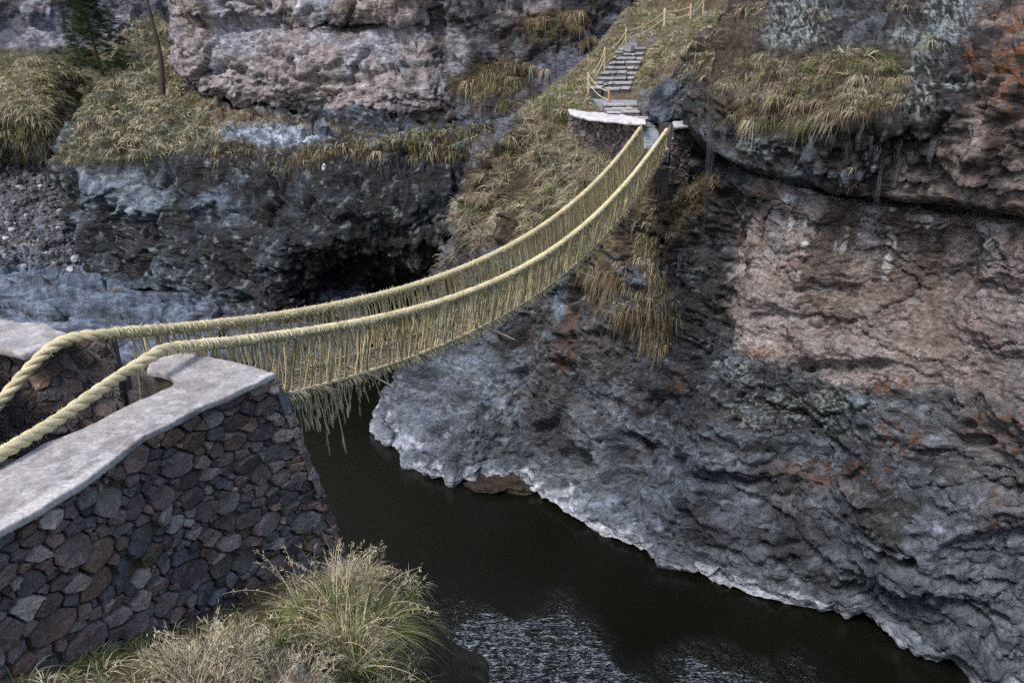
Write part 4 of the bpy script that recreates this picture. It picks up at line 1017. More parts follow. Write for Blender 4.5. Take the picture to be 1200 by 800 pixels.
# edge cords with knots + fringes
for D, sg, seed in ((DFe, 1, 71), (DBe, -1, 72)):
    rr = np.random.default_rng(seed)
    st, Pr, s = rope_strands(D[::3], .028, .22, .02, 3, .62, 6, seed)
    parts = st
    n = 2600; i = rr.integers(0, len(Pr)-1, n); p = Pr[i]+rr.normal(0, .012, (n, 3))
    d = nrm(SIDE*sg*rr.uniform(.0, 1, (n, 1))+AX*rr.normal(0, .5, (n, 1))+[0, 0, -.5]+rr.normal(0, .3, (n, 3)))*rr.uniform(.03, .12, (n, 1))
    tq = np.linspace(0, 1, 3)[None, :, None]; P = p[:, None]+d[:, None]*tq-np.array([0, 0, 1])*.04*tq**2
    V, F = tubes(P, np.repeat(rr.uniform(.003, .008, (n, 1)), 3, 1)*np.array([1, 1.1, .8]), 4)
    parts.append((V, F, np.repeat(ROPE*rr.uniform(.6, 1.2, (n, 1)), 12, 0)))
    V, F, C = merge(parts); child(bridge, 'edge_cord', V, F, M_rope, cols=C)
    # hanging tassels
    dens = lambda x: np.exp(-((x-.085)/.05)**2)+.45*np.exp(-((x-.25)/.12)**2)+.28
    xs_ = rr.uniform(.03, .95, 4000); keep = rr.random(4000) < dens(xs_)*.16*(1.4 if sg > 0 else .5); xs_ = xs_[keep]; n = len(xs_)
    p = np.stack([np.interp(xs_, q, D[:, i]) for i in range(3)], 1)
    Lh = rr.uniform(.15, .62, n)*(.26+.84*np.exp(-((xs_-.085)/.055)**2)); Lh[rr.random(n) < .10] *= 1.5
    tq = np.linspace(0, 1, 8)[None, :, None]
    P = p[:, None]+np.array([0, 0, -1])*Lh[:, None, None]*tq+rr.normal(0, .05, (n, 1, 3))*[1, 1, .0]*tq*Lh[:, None, None]*2+np.cumsum(rr.normal(0, .007, (n, 8, 3)), 1)
    R = np.repeat(rr.uniform(.005, .010, (n, 1)), 8, 1)*np.array([1, 1, .9, .9, .85, .8, 2.0, 1.1])
    V, F = tubes(P, R, 5); parts = [(V, F, np.repeat(ROPE*rr.uniform(.65, 1.2, (n, 1)), 40, 0))]
    parts.append(hairs(P[:, 4:].reshape(-1, 3), .008, 450, .04, seed+9, .002, 1.2))
    V, F, C = merge(parts); child(bridge, 'fringe', V, F, M_rope, cols=C)['kind'] = 'stuff'
for k, (sx, l, ang) in enumerate(((.135, .55, -.25), (.30, .75, -.3), (.36, .5, .3), (.52, .8, -.35), (.60, .5, .2), (.93, .6, 0), (.80, .7, .3))):
    p = np.array([np.interp(sx, q, DFe[:, i]) for i in range(3)]); d = nrm(SIDE+AX*ang+[0, 0, -.12])
    P = np.array([p-d*.4, p, p+d*l*.5+[0, 0, .01], p+d*l])[None]
    V, F = tubes(P, np.array([[.016, .016, .013, .009]]), 6); child(bridge, 'crossbar', V, F, M_wood, cols=np.broadcast_to(np.array([.30, .27, .24]), V.shape))

# ---------------------------------------------------------------- far stairs
t = empty('stone_stairs', tuple(W(735, 141, 33)), 'stone stairs climbing the grassy hillside beyond the far bridge end', 'stairs')
def stairs(t, l0, r0, l1, r1, n, seed, th=.22):
    rr = np.random.default_rng(seed)
    for i in range(n):
        mb = MB()
        f0 = i/n; f1 = (i+1)/n
        a = l0+(l1-l0)*f0; b = r0+(r1-r0)*f0; c_ = l0+(l1-l0)*f1; d_ = r0+(r1-r0)*f1
        zt = a[2]+(l1[2]-l0[2])/n
        cols_ = 5; 
        xs2 = np.sort(np.concatenate([[0, 1], rr.uniform(.1, .9, 3)]))
        for j in range(len(xs2)-1):
            g = .012
            p = [a+(b-a)*(xs2[j]+g), a+(b-a)*(xs2[j+1]-g), c_+(d_-c_)*(xs2[j+1]-g)+[0, .12, 0], c_+(d_-c_)*(xs2[j]+g)+[0, .12, 0]]
            off = rr.normal(0, .06); p = [np.array([x[0], x[1]+(off if k < 2 else 0), 0]) for k, x in enumerate(p)]
            zz = zt+rr.normal(0, .03); tone = rr.uniform(.8, 1.25)
            prism(mb, p, zz-.07, zz, np.array([.38, .37, .38])*tone)
            pr = [p[0]+[0, .05, 0], p[1]+[0, .05, 0], p[2], p[3]]
            prism(mb, pr, zz-.5, zz-.072, np.array([.11, .10, .10])*rr.uniform(.6, 1.5))
        mb.build('step', M_stone, t)
stairs(t, W(714, 141, 33.0), W(770, 141, 33.0), W(706, 121, 34.4), W(755, 121, 34.4), 4, 1)
lz = W(708, 121, 34.4)[2]; mb = MB()
prism(mb, [W(707, 121, 34.5), W(752, 121, 34.5), W(745, 108, 36.3), W(692, 108, 36.3)], lz-.4, lz+.01, (.30, .32, .35)); mb.build('landing', M_stone, t)
stairs(t, W(690, 108.5, 36.3), W(738, 108.5, 36.3), W(729, 56, 41.2), W(759, 56, 41.2), 9, 2)
# stone path further up and passage floor
mb = MB(); rr = np.random.default_rng(5)
line = [W(744, 56, 41.2), W(765, 42, 42.6), W(785, 33, 43.8), W(815, 22, 45.0), W(850, 12, 46.5)]
for i in range(60):
    f = rr.uniform(0, 3.99); k = int(f); p = line[k]+(line[k+1]-line[k])*(f-k)+np.array([rr.normal(0, .45), rr.normal(0, .3), 0])
    s = rr.uniform(.15, .35); ang = rr.uniform(0, 6)
    prism(mb, [p+np.array([math.cos(ang+x)*s*rr.uniform(.7, 1), math.sin(ang+x)*s*rr.uniform(.7, 1), 0]) for x in (0, 1.1, 2.1, 3.3, 4.3, 5.3)], p[2]-.2, p[2]+.05+rr.uniform(0, .05), np.array([.27, .27, .30])*rr.uniform(.6, 1.3))
o = mb.build('path', M_stone); tag(o, 'rough stone paving leading up from the top of the stairs', 'path', kind='structure')
mb = MB(); p0 = W(757, 185, 30.1); p1 = W(785, 185, 30.0)
dk_z = DFe[-1][2]
a0 = np.array([F1[0]-.85, 29.7, 0]); 
for i in range(9):
    f = i/9; zz = dk_z-.02+(W(740, 141, 33)[2]-dk_z)*f
    y0 = 30.0+3.0*f; y1 = 30.0+3.0*(i+1)/9
    xa = F1[0]-1.0-.05*f; xb = F1[0]-.02-.2*f
    prism(mb, [np.array([xa, y0, 0]), np.array([xb, y0, 0]), np.array([xb, y1, 0]), np.array([xa, y1, 0])], zz-.5, zz+rr.normal(0, .01), np.array([.27, .30, .34])*rr.uniform(.75, 1.2))
o = mb.build('path', M_stone); tag(o, 'narrow flagstone passage between the far abutment walls', 'path', kind='structure')

# ---------------------------------------------------------------- boulders
def boulder(name, c, r, seed, mat, col, label, cat='boulder', group=None, amp=.25, sub=5):
    bm = bmesh.new(); bmesh.ops.create_icosphere(bm, subdivisions=sub, radius=1)
    V = np.array([v.co[:] for v in bm.verts]); F = np.array([[v.index for v in f.verts] for f in bm.faces]); bm.free()
    d = 1+amp*fbm(V+seed*3.3, 1.1, 4, seed)+amp*.5*(ridge(V+seed, .8, 3, seed+3)-.9)*.5
    V = V*d[:, None]*np.array(r)+np.array(c)
    n1 = fbm(V, max(r)*.6, 4, seed+9); C = np.broadcast_to(np.array(col), V.shape)*(1+.6*n1)[:, None]
    o = mesh_obj(name, V-np.array(c), F, mat, cols=np.clip(C, .01, .9)); o.location = c
    return tag(o, label, cat, group)
boulder('boulder', W(786, 121, 32.8), (.78, .75, .98), 3, M_rock, (.10, .115, .145), 'large smooth blue grey boulder beside the foot of the stairs', amp=.42, sub=6)
boulder('boulder', W(757, 122, 33.6), (.35, .4, .55), 5, M_rock, (.17, .17, .18), 'grey rock at the right end of the lowest stair steps', amp=.3, sub=4)
boulder('boulder', W(378, 156, 51.5), (.5, .5, .75), 7, M_rockfar, (.16, .18, .22), 'single upright boulder standing on the pale rock ledge', amp=.3, sub=4)
boulder('boulder', W(380, 197, 48.2), (.14, .14, .26), 8, M_rockfar, (.7, .7, .7), 'small white stone on the earthy edge under the rock ledge', 'stone', amp=.2, sub=3)
boulder('boulder', WZ(588, 566, .05), (1.25, .9, .30), 9, M_rock, (.05, .037, .028), 'brown debris covered rock at the waterline below the cliff', amp=.6, sub=6)
boulder('boulder', WZ(713, 622, .12), (.35, .3, .2), 12, M_rock, (.62, .64, .68), 'small pale rock in the water at the foot of the cliff', 'stone', amp=.2, sub=4)
boulder('boulder', W(376, 130, 60), (.1, .1, .1), 13, M_rockfar, (.3, .3, .3), 'tiny grey stone lying under the pale cliff overhang', 'stone', amp=.2, sub=3) if False else None
boulder('boulder', np.array([-1.52, 4.28, float(zground(np.array(-1.52), np.array(4.28)))+.02]), (.12, .10, .08), 14, M_stone, (.24, .24, .26), 'small grey rock half hidden in the foreground dry grass', 'stone', amp=.3, sub=4)
for k, (u, v, s_) in enumerate(((82, 315, .25), (84, 317, .2), (14, 269, .28), (7, 279, .26), (47, 218, .2))):
    boulder('white_stone', WZ(u, v, 1.35 if v > 300 else (2.6 if v > 240 else 4.8)), (s_, s_, s_*.7), 20+k, M_rockfar, (.75, .75, .77),
        ['right-hand of two white stones on the blue riverbed rock', 'lower of two touching white stones on the blue riverbed rock', 'upper white stone on the gravel bank at the left edge', 'lower white stone on the gravel bank at the left edge', 'white stone high on the dark gravel slope at left'][k], 'stone', 'white stones on the far bank', .25, 2)
# gravel
rr = np.random.default_rng(80); G, N, uv = SURF['smooth blue grey riverbed rock and gravel bank at far left']
def pick(surf, poly, n, rng, nz=None, thr=0):
    G, N, uv = surf
    i = np.flatnonzero((poly_sd(uv, poly) > 0).ravel())
    P = G.reshape(-1, 3)
    if nz is not None:
        f = fbm(P[i], nz, 3, 990)
        i = i[f > thr]
    j = rng.choice(i, n)
    NN = N.reshape(-1, 3)[j] if N is not None else np.tile([0, 0, 1.], (n, 1))
    return P[j], NN
bm = bmesh.new(); bmesh.ops.create_icosphere(bm, subdivisions=1, radius=1); sv = np.array([v.co[:] for v in bm.verts]); sf = np.array([[v.index for v in f.verts] for f in bm.faces]); bm.free()
P, NN = pick((G, N, uv), [(0, 200), (62, 185), (75, 250), (120, 295), (90, 310), (-60, 315), (-60, 200)], 3200, rr)
P = P+rr.normal(0, .15, P.shape)*[1, 1, 0]
s = rr.lognormal(-1.9, .45, (len(P), 1, 1))
V = P[:, None]+sv[None]*s*rr.uniform(.6, 1.2, (len(P), 1, 3))*(1+rr.normal(0, .12, (len(P), len(sv), 1)))
F = (np.arange(len(P))[:, None, None]*len(sv)+sf[None]).reshape(-1, 3)
C = np.repeat(np.where(rr.random((len(P), 1)) < .06, .5, rr.uniform(.06, .22, (len(P), 1)))*np.array([1, 1, 1.1]), len(sv), 0)
o = mesh_obj('gravel', V, F, M_rockfar, cols=C, smooth=False); tag(o, 'loose grey gravel and stones on the far left bank', 'gravel', kind='stuff')

# ---------------------------------------------------------------- wooden posts and guard ropes
posts = [(689, 109, 86, 36.5, 'leftmost wooden post on the grass edge beside the stairs'), (713, 130, 105, 34.6, 'reddish wooden post at the landing beside the lowest steps'), (708, 81, 57, 39.2, 'wooden post halfway up beside the long stair flight'),
         (733, 56, 35, 42.0, 'wooden post beside the top of the long stair flight'), (777.5, 38, 12.5, 43.2, 'thicker pale wooden post on the upper path, left of three'), (808, 31, 7, 43.6, 'middle wooden post of three on the upper path'), (823.5, 14, -10, 46, 'rightmost wooden post of three on the upper path at top edge')]
tops = []
for (u, vb, vt, Yd, lab) in posts:
    b0 = W(u, vb+2, Yd); h = (vb+2-vt)*Yd/1.05/FPX*.99; tops.append(b0+[0, 0, h*.9])
    k = 8; P = b0+np.array([0, 0, 1])*np.linspace(-.3, h, k)[:, None]+np.array([.02, 0, 0])*np.sin(np.linspace(0, 4, k))[:, None]
    r = .055 if u != 777.5 else .085
    V, F = tubes(P[None]-b0, np.array([[r, r*1.02, r, r*1.05, r, r*.98, r*.97, r*.6]]), 8)
    V = np.concatenate([V, [P[-1]-b0+[0, 0, .015]]]); nF = [tuple(map(int, f)) for f in F]+[((k-1)*8+i, (k-1)*8+(i+1) % 8, k*8) for i in range(8)]
    o = mesh_obj('wooden_post', V, nF, M_wood, cols=np.broadcast_to(np.array([.38, .23, .14]) if u == 713 else np.array([.50, .40, .28]), V.shape)); o.location = b0
    tag(o, lab, 'post', 'wooden posts along the stairs')
for a, b_, lab in ((1, 0, 'thin rope slung from the landing post to the leftmost post'), (0, 2, 'thin rope slung between the two lower posts on the grass edge'), (2, 3, 'thin rope slung up beside the long stair flight'), (3, 4, 'thin rope from the stair top post to the thick pale post'), (4, 5, 'thin rope between the left and middle posts of the upper path'), (5, 6, 'thin rope between the middle and rightmost posts of the upper path')):
    tq = np.linspace(0, 1, 24)[:, None]; out = []
    for dz in (0, -.32):
        A_, B_ = tops[a]+[0, 0, dz], tops[b_]+[0, 0, dz]; P = A_*(1-tq)+B_*tq-np.array([0, 0, 1])*.25*np.linalg.norm(B_-A_)*.3*4*tq*(1-tq)
        V, F = tubes((P)[None], .018, 5); out.append((V, F, ROPE*.9))
    V, F, C = merge(out); o = mesh_obj('guard_rope', V-tops[a], F, M_rope, cols=C); o.location = tops[a]; tag(o, lab, 'guard rope', 'guard ropes along the stairs')

# ---------------------------------------------------------------- vegetation
STRAW = np.array([.68, .60, .42]); OLIVE = np.array([.21, .21, .10]); GREEN = np.array([.12, .17, .055]); RUST = np.array([.17, .115, .07]); GREYG = np.array([.33, .32, .26]); TAN = np.array([.45, .37, .25])
def tuft_field(P, N, nb, R, L, width, rng, pal, probs, lean=.55, droop=.5, up=(0, 0, 1), nout=.4, seg=4, jit=.26):
    """P tuft centres; nb blades each, radiating out of the centre and bending over"""
    n = len(P); m = n*nb
    Lt = L*rng.uniform(.6, 1.35, (n, 1)); ci = rng.choice(len(pal), n, p=probs); base = np.array(pal)[ci]*rng.uniform(.75, 1.25, (n, 1))
    th = rng.uniform(0, 2*np.pi, (n, nb)); rad = np.sqrt(rng.uniform(0, 1, (n, nb)))
    h = np.stack([np.cos(th), np.sin(th), 0*th], -1)
    root = P[:, None]+h*rad[..., None]*R
    d = nrm(np.array(up)*(1-lean*rad[..., None])+h*(lean*rad[..., None]*1.3+.12)+N[:, None]*nout+rng.normal(0, jit, (n, nb, 3)))
    ln = (Lt*rng.uniform(.55, 1.1, (n, nb)))[..., None]
    side = nrm(np.cross(d, rng.normal(size=(n, nb, 3))))*width
    s = np.linspace(0, 1, seg)
    w = np.array([1, .95, .7, .15]) if seg == 4 else np.linspace(1, .12, seg)
    V = []
    for k, sk in enumerate(s):
        p = root+d*ln*sk-np.array([0, 0, 1])*ln*droop*sk**2*(.5+rad[..., None])
        V += [p-side*w[k], p+side*w[k]]
    V = np.stack(V, 2).reshape(-1, 3)
    idx = np.arange(m)[:, None]*(2*seg)
    F = np.concatenate([idx+np.array([2*k, 2*k+1, 2*k+3, 2*k+2]) for k in range(seg-1)])
    c = base[:, None]*rng.uniform(.7, 1.3, (n, nb, 1))*(1+rng.normal(0, .06, (n, nb, 3)))
    C = np.repeat(c.reshape(-1, 3), 2*seg, 0)
    return V, F, np.clip(C, .01, .8)
def stuff(name, parts, label, cat, mat=None):
    V, F, C = merge(parts); o = mesh_obj(name, V, F, mat or M_grass, cols=C, smooth=False); return tag(o, label, cat, kind='stuff')
SA = SURF['layered blue grey and pink rock cliff rising from the dark river on the right']
SC = SURF['dark lichen covered overhanging rock mass above the pink cliff at upper right']
SE = SURF['grassy hillside carrying the stone stairs above the far end of the bridge']
SB1 = SURF['dark blue rock shelf with undercut base across the river behind the bridge']
SB2 = SURF['high pale pinkish grey cliff at the back with a dark stained right half']
SD = SURF['smooth blue grey riverbed rock and gravel bank at far left']
rg = np.random.default_rng(123)
pal = [STRAW*.8, TAN*.8, OLIVE, GREEN, RUST*.8, GREYG]
# slope left of the far abutment
P, N = pick(SA, [(598, 146), (640, 108), (690, 135), (715, 185), (730, 205), (690, 235), (650, 262), (600, 292), (560, 290), (532, 262), (533, 230), (558, 188)], 1500, rg, 1.6, -.2)
parts = [tuft_field(P, N, 22, .13, .72, .010, rg, pal, [.50, .18, .06, .03, .03, .20], .75, .5, jit=.2)]
P, N = pick(SA, [(640, 215), (720, 190), (735, 215), (700, 250), (640, 268)], 140, rg, 1.0, 0)
parts.append(tuft_field(P, N, 18, .12, .4, .011, rg, pal, [.05, .1, .35, .45, .05, 0], .8, .6))
P, N = pick(SA, [(740, 225), (800, 195), (850, 205), (800, 260), (770, 300), (735, 300)], 130, rg, 1.2, .05)
parts.append(tuft_field(P, N, 14, .12, .3, .010, rg, pal, [.1, .3, .15, .1, .35, 0], .8, .8))
P, N = pick(SA, [(685, 310), (760, 300), (795, 345), (790, 400), (765, 410), (720, 370), (690, 360)], 420, rg, 1.4, -.3)
parts.append(tuft_field(P, N, 16, .12, .42, .009, rg, pal, [.12, .4, .05, .03, .35, .05], .8, 1.5, nout=.8))
P, N = pick(SA, [(500, 320), (515, 290), (535, 285), (535, 310), (515, 325)], 26, rg)
parts.append(tuft_field(P, N, 16, .14, .5, .011, rg, pal, [.4, .5, 0, 0, .1, 0], .7, .7))
stuff('grass', parts, 'dry straw coloured bunch grass on the slope beside the far bridge end', 'grass')
# around the stairs
avoid = [(690, 112), (731, 50), (760, 50), (800, 22), (830, 5), (850, 12), (800, 36), (765, 62), (742, 104), (775, 142), (700, 142)]
P, N = pick(SE, [(625, 125), (700, 60), (737, 12), (760, -15), (880, -15), (880, 30), (832, 90), (800, 110), (770, 120), (660, 132)], 2300, rg, 1.5, -.35)
ok = poly_sd(proj(P), avoid) < 2.5; P, N = P[ok], N[ok]
parts = [tuft_field(P, N, 16, .15, .42, .012, rg, pal, [.36, .2, .2, .12, .04, .08], .7, .6)]
P, N = pick(SE, [(660, 112), (690, 92), (697, 110), (712, 122), (665, 126)], 160, rg)
parts.append(tuft_field(P, N, 14, .14, .14, .012, rg, pal, [.02, .05, .38, .55, 0, 0], .8, .5))
stuff('grass', parts, 'mixed green and yellow grass on the hillside around the stairs', 'grass')
# on the big overhanging rock
P, N = pick(SC, [(845, 150), (842, 100), (870, 62), (905, 62), (935, 80), (960, 66), (1030, 62), (1060, 90), (1052, 125), (1010, 138), (950, 148), (900, 148)], 900, rg, 1.0, -.32)
parts = [tuft_field(P, N, 34, .16, .34, .006, rg, pal, [.14, .30, .2, .05, .27, .04], .8, 1.0, nout=.55, jit=.4)]
P, N = pick(SC, [(925, 84), (960, 62), (1040, 62), (1055, 82), (1000, 92)], 130, rg)
parts.append(tuft_field(P, N, 22, .12, .42, .008, rg, pal, [.2, .1, .45, .25, 0, 0], .6, .35, nout=.2))
P, N = pick(SC, [(795, 60), (850, 10), (900, -5), (905, 20), (860, 45), (830, 90), (800, 110)], 420, rg, 1.2, -.2)
parts.append(tuft_field(P, N, 16, .12, .42, .010, rg, pal, [.24, .26, .28, .08, .1, .04], .7, .9, nout=.5))
for poly, k in (([(945, 5), (975, 5), (980, 25), (950, 25)], 14), ([(1040, 0), (1070, 0), (1070, 18), (1045, 18)], 12), ([(985, 195), (1008, 195), (1008, 222), (990, 222)], 12), ([(1070, 40), (1092, 30), (1092, 60), (1075, 62)], 10)):
    P, N = pick(SC, poly, k, rg); parts.append(tuft_field(P, N, 20, .08, .3, .007, rg, pal, [.4, .3, .2, 0, .1, 0], .8, 1.0, nout=.6))
stuff('grass', parts, 'shaggy green and brown grass hanging over the big overhanging rock', 'grass')
# left hillside
P, N = pick(SD, [(-60, 60), (60, 70), (110, 90), (75, 150), (60, 185), (0, 190), (-60, 190)], 1500, rg, 3, -.3)
parts = [tuft_field(P, N, 14, .28, .85, .028, rg, pal, [.36, .14, .26, .1, .04, .1], .8, .7)]
P, N = pick(SB1, [(66, 186), (80, 150), (112, 100), (150, 20), (210, 0), (212, 90), (235, 120), (262, 160), (200, 188), (120, 190)], 1900, rg, 2.5, -.32)
parts.append(tuft_field(P, N, 14, .25, .8, .026, rg, pal, [.44, .14, .2, .06, .04, .12], .8, .7))
stuff('grass', parts, 'olive and straw bunch grass covering the left hillside above the shelf', 'grass')
# ledge fringe
P, N = pick(SB1, [(215, 168), (260, 160), (330, 172), (400, 165), (470, 152), (575, 148), (585, 175), (500, 190), (420, 185), (330, 200), (240, 190)], 650, rg, 2.2, -.02)
parts = [tuft_field(P, N, 13, .2, .45, .02, rg, pal, [.12, .2, .26, .08, .28, .06], .8, 1.2, nout=.5)]
P, N = pick(SB1, [(400, 158), (470, 148), (578, 145), (580, 165), (480, 172), (420, 172)], 300, rg)
parts.append(tuft_field(P, N, 13, .2, .6, .02, rg, pal, [.02, .08, .4, .3, .2, 0], .8, .9, nout=.5))
P, N = pick(SB1, [(200, 118), (235, 105), (300, 130), (400, 146), (400, 154), (320, 146), (220, 146)], 160, rg, 1.5, -.1)
parts.append(tuft_field(P, N, 12, .2, .35, .02, rg, pal, [.3, .3, .15, .05, .2, 0], .8, .9))
P, N = pick(SB2, [(540, 95), (590, 65), (640, 80), (620, 120), (560, 130)], 420, rg, 2, -.1)
parts.append(tuft_field(P, N, 12, .2, .5, .02, rg, pal, [.05, .2, .3, .05, .4, 0], .8, 1.4, nout=.5))
P, N = pick(SB2, [(620, 20), (690, 10), (700, 45), (640, 55)], 240, rg, 2, -.1)
parts.append(tuft_field(P, N, 12, .2, .45, .02, rg, pal, [.05, .25, .2, .05, .45, 0], .8, 1.4, nout=.5))
stuff('grass', parts, 'sparse brown and green grass fringing the rock ledge and dark cliff', 'grass')
# hanging roots / lichen beards
def beards(surf, poly, n, L, rng, wid=.02, strands=14, nz=None, thr=0):
    P, N = pick(surf, poly, n, rng, nz, thr)
    k = 7; s = np.linspace(0, 1, k)
    Lh = L*.8*rng.lognormal(0, .6, (n, 1, 1, 1)); nn = N*[1, 1, .2]
    root = P[:, None]+nn[:, None]*.12+rng.normal(0, wid*4, (n, strands, 3))*[1, 1, .6]
    tip_conv = (1-s[None, None, :, None]*.75)
    path = P[:, None, None]+nn[:, None, None]*.14+(root-P[:, None])[:, :, None]*tip_conv-np.array([0, 0, 1])*Lh*rng.uniform(.5, 1, (n, strands, 1, 1))*s[None, None, :, None]
    path += np.cumsum(rng.normal(0, wid*.9, path.shape), 2)*[1, 1, 0]
    path = path.reshape(n*strands, k, 3)
    V, F = tubes(path, np.repeat(rng.uniform(.3, .6, (n*strands, 1))*wid, k, 1)*np.linspace(1, .35, k), 3)
    base = np.array([.17, .18, .19])*rng.uniform(.5, 1.4, (n, 1, 1)); C = np.repeat((base*rng.uniform(.8, 1.2, (n, strands, 1))).reshape(-1, 3), k*3, 0)
    return V, F, C
parts = [beards(SC, [(825, 110), (1060, 120), (1060, 175), (850, 165)], 26, .7, rg, .012), beards(SC, [(820, 120), (845, 100), (860, 150), (830, 165)], 26, .8, rg, .012), beards(SC, [(985, 180), (1095, 150), (1100, 180), (1000, 205)], 9, .6, rg, .012),
         beards(SC, [(1020, 0), (1100, 0), (1100, 60), (1060, 60)], 12, .8, rg, .012), beards(SA, [(770, 300), (800, 290), (800, 380), (775, 400)], 22, .8, rg, .012), beards(SA, [(700, 240), (740, 230), (745, 290), (715, 290)], 8, .5, rg, .01), beards(SC, [(860, 20), (960, 10), (960, 60), (880, 60)], 20, .5, rg, .010),
         beards(SB1, [(210, 175), (330, 195), (570, 160), (580, 185), (400, 215), (230, 215)], 80, 1.5, rg, .026), beards(SB2, [(540, 100), (600, 95), (610, 120), (545, 130)], 22, 1.6, rg, .026), beards(SD, [(-10, 160), (60, 160), (60, 182), (-10, 182)], 24, 1.8, rg, .03), beards(SA, [(835, 395), (870, 395), (860, 440), (840, 440)], 6, .5, rg, .01)]
stuff('hanging_roots', parts, 'grey hanging lichen beards and roots trailing down the rock faces', 'hanging roots', M_hang)

# trees on the left hillside ---------------------------------------------------
base = W(122, 92, 74.0)
t = empty('pine_tree', tuple(base), 'dark green bushy conifer on the left hillside at the top of the view', 'tree')
k = 10; P = base+np.array([0, 0, 1])*np.linspace(-.3, 8.2, k)[:, None]+np.array([-.12, 0, 0])*np.linspace(0, 8, k)[:, None]
V, F = tubes(P[None], np.linspace(.16, .04, k)[None], 8); child(t, 'trunk', V, F, M_wood, cols=np.broadcast_to(np.array([.07, .05, .035]), V.shape))
cen = []; 
for i in range(1000):
    h = rg.uniform(.0, 1)**.9; r = (2.1*(1-h)**.6+.5)*math.sqrt(rg.uniform(.05, 1)); a = rg.uniform(0, 6.28)
    ax = base+np.array([-.9*h, 0, 0.5+h*8.5]); cen.append(ax+np.array([math.cos(a)*r, math.sin(a)*r, r*.25+rg.normal(0, .15)]))
cen = np.array(cen); cen = cen[fbm(cen, 1.1, 2, 77) > -.22]; out = nrm(cen-(base+np.array([-.4, 0, 3.0])))
V, F, C = tuft_field(cen, out, 26, .10, .5, .022, rg, [np.array([.035, .06, .025]), np.array([.05, .075, .03]), np.array([.09, .11, .045])], [.45, .35, .2], .9, .15, up=(0, 0, .5), nout=.9, seg=3)
child(t, 'crown', V, F, M_grass, cols=C, smooth=False)
bmid = []
for i in range(22):
    h = rg.uniform(.1, .9); a = rg.uniform(0, 6.28); p0 = base+np.array([-.9*h, 0, h*8]); r = 1.6*(1-h)**.6+.3
    bmid.append(np.array([p0, p0+np.array([math.cos(a)*r*.5, math.sin(a)*r*.5, .25]), p0+np.array([math.cos(a)*r, math.sin(a)*r, .55])]))
for b_ in bmid:
    V, F = tubes(b_[None], .03, 5); child(t, 'limb', V, F, M_wood, cols=np.broadcast_to(np.array([.07, .05, .035]), V.shape))
base = W(190, 106, 64.0)
t = empty('dead_tree', tuple(base), 'bare dark leaning tree trunk beside the pale cliff at upper left', 'tree')
k = 16; tq = np.linspace(0, 1, k)[:, None]; P = base*(1-tq)+W(170, -40, 65.5)*tq+np.array([.22, 0, 0])*np.sin(tq*6); P[0] -= [0, 0, .3]
V, F = tubes(P[None], (np.linspace(.22, .07, k)*(1+.08*rg.normal(size=k)))[None], 8); child(t, 'trunk', V, F, M_wood, cols=np.broadcast_to(np.array([.055, .042, .038]), V.shape))
br = []
for i in range(34):
    f = rg.uniform(.15, .98); j = int(f*(k-1)); a = rg.uniform(0, 6.28); l = rg.uniform(.3, 1.1); d = np.array([math.cos(a), math.sin(a)*.6, rg.uniform(-.5, .4)])
    br.append(np.array([P[j], P[j]+d*l*.5+[0, 0, -.03], P[j]+d*l+[0, 0, -.15*l]]))
for b_ in br:
    V, F = tubes(b_[None], np.array([[.025, .016, .007]]), 5); child(t, 'branch', V, F, M_wood, cols=np.broadcast_to(np.array([.06, .048, .04]), V.shape))

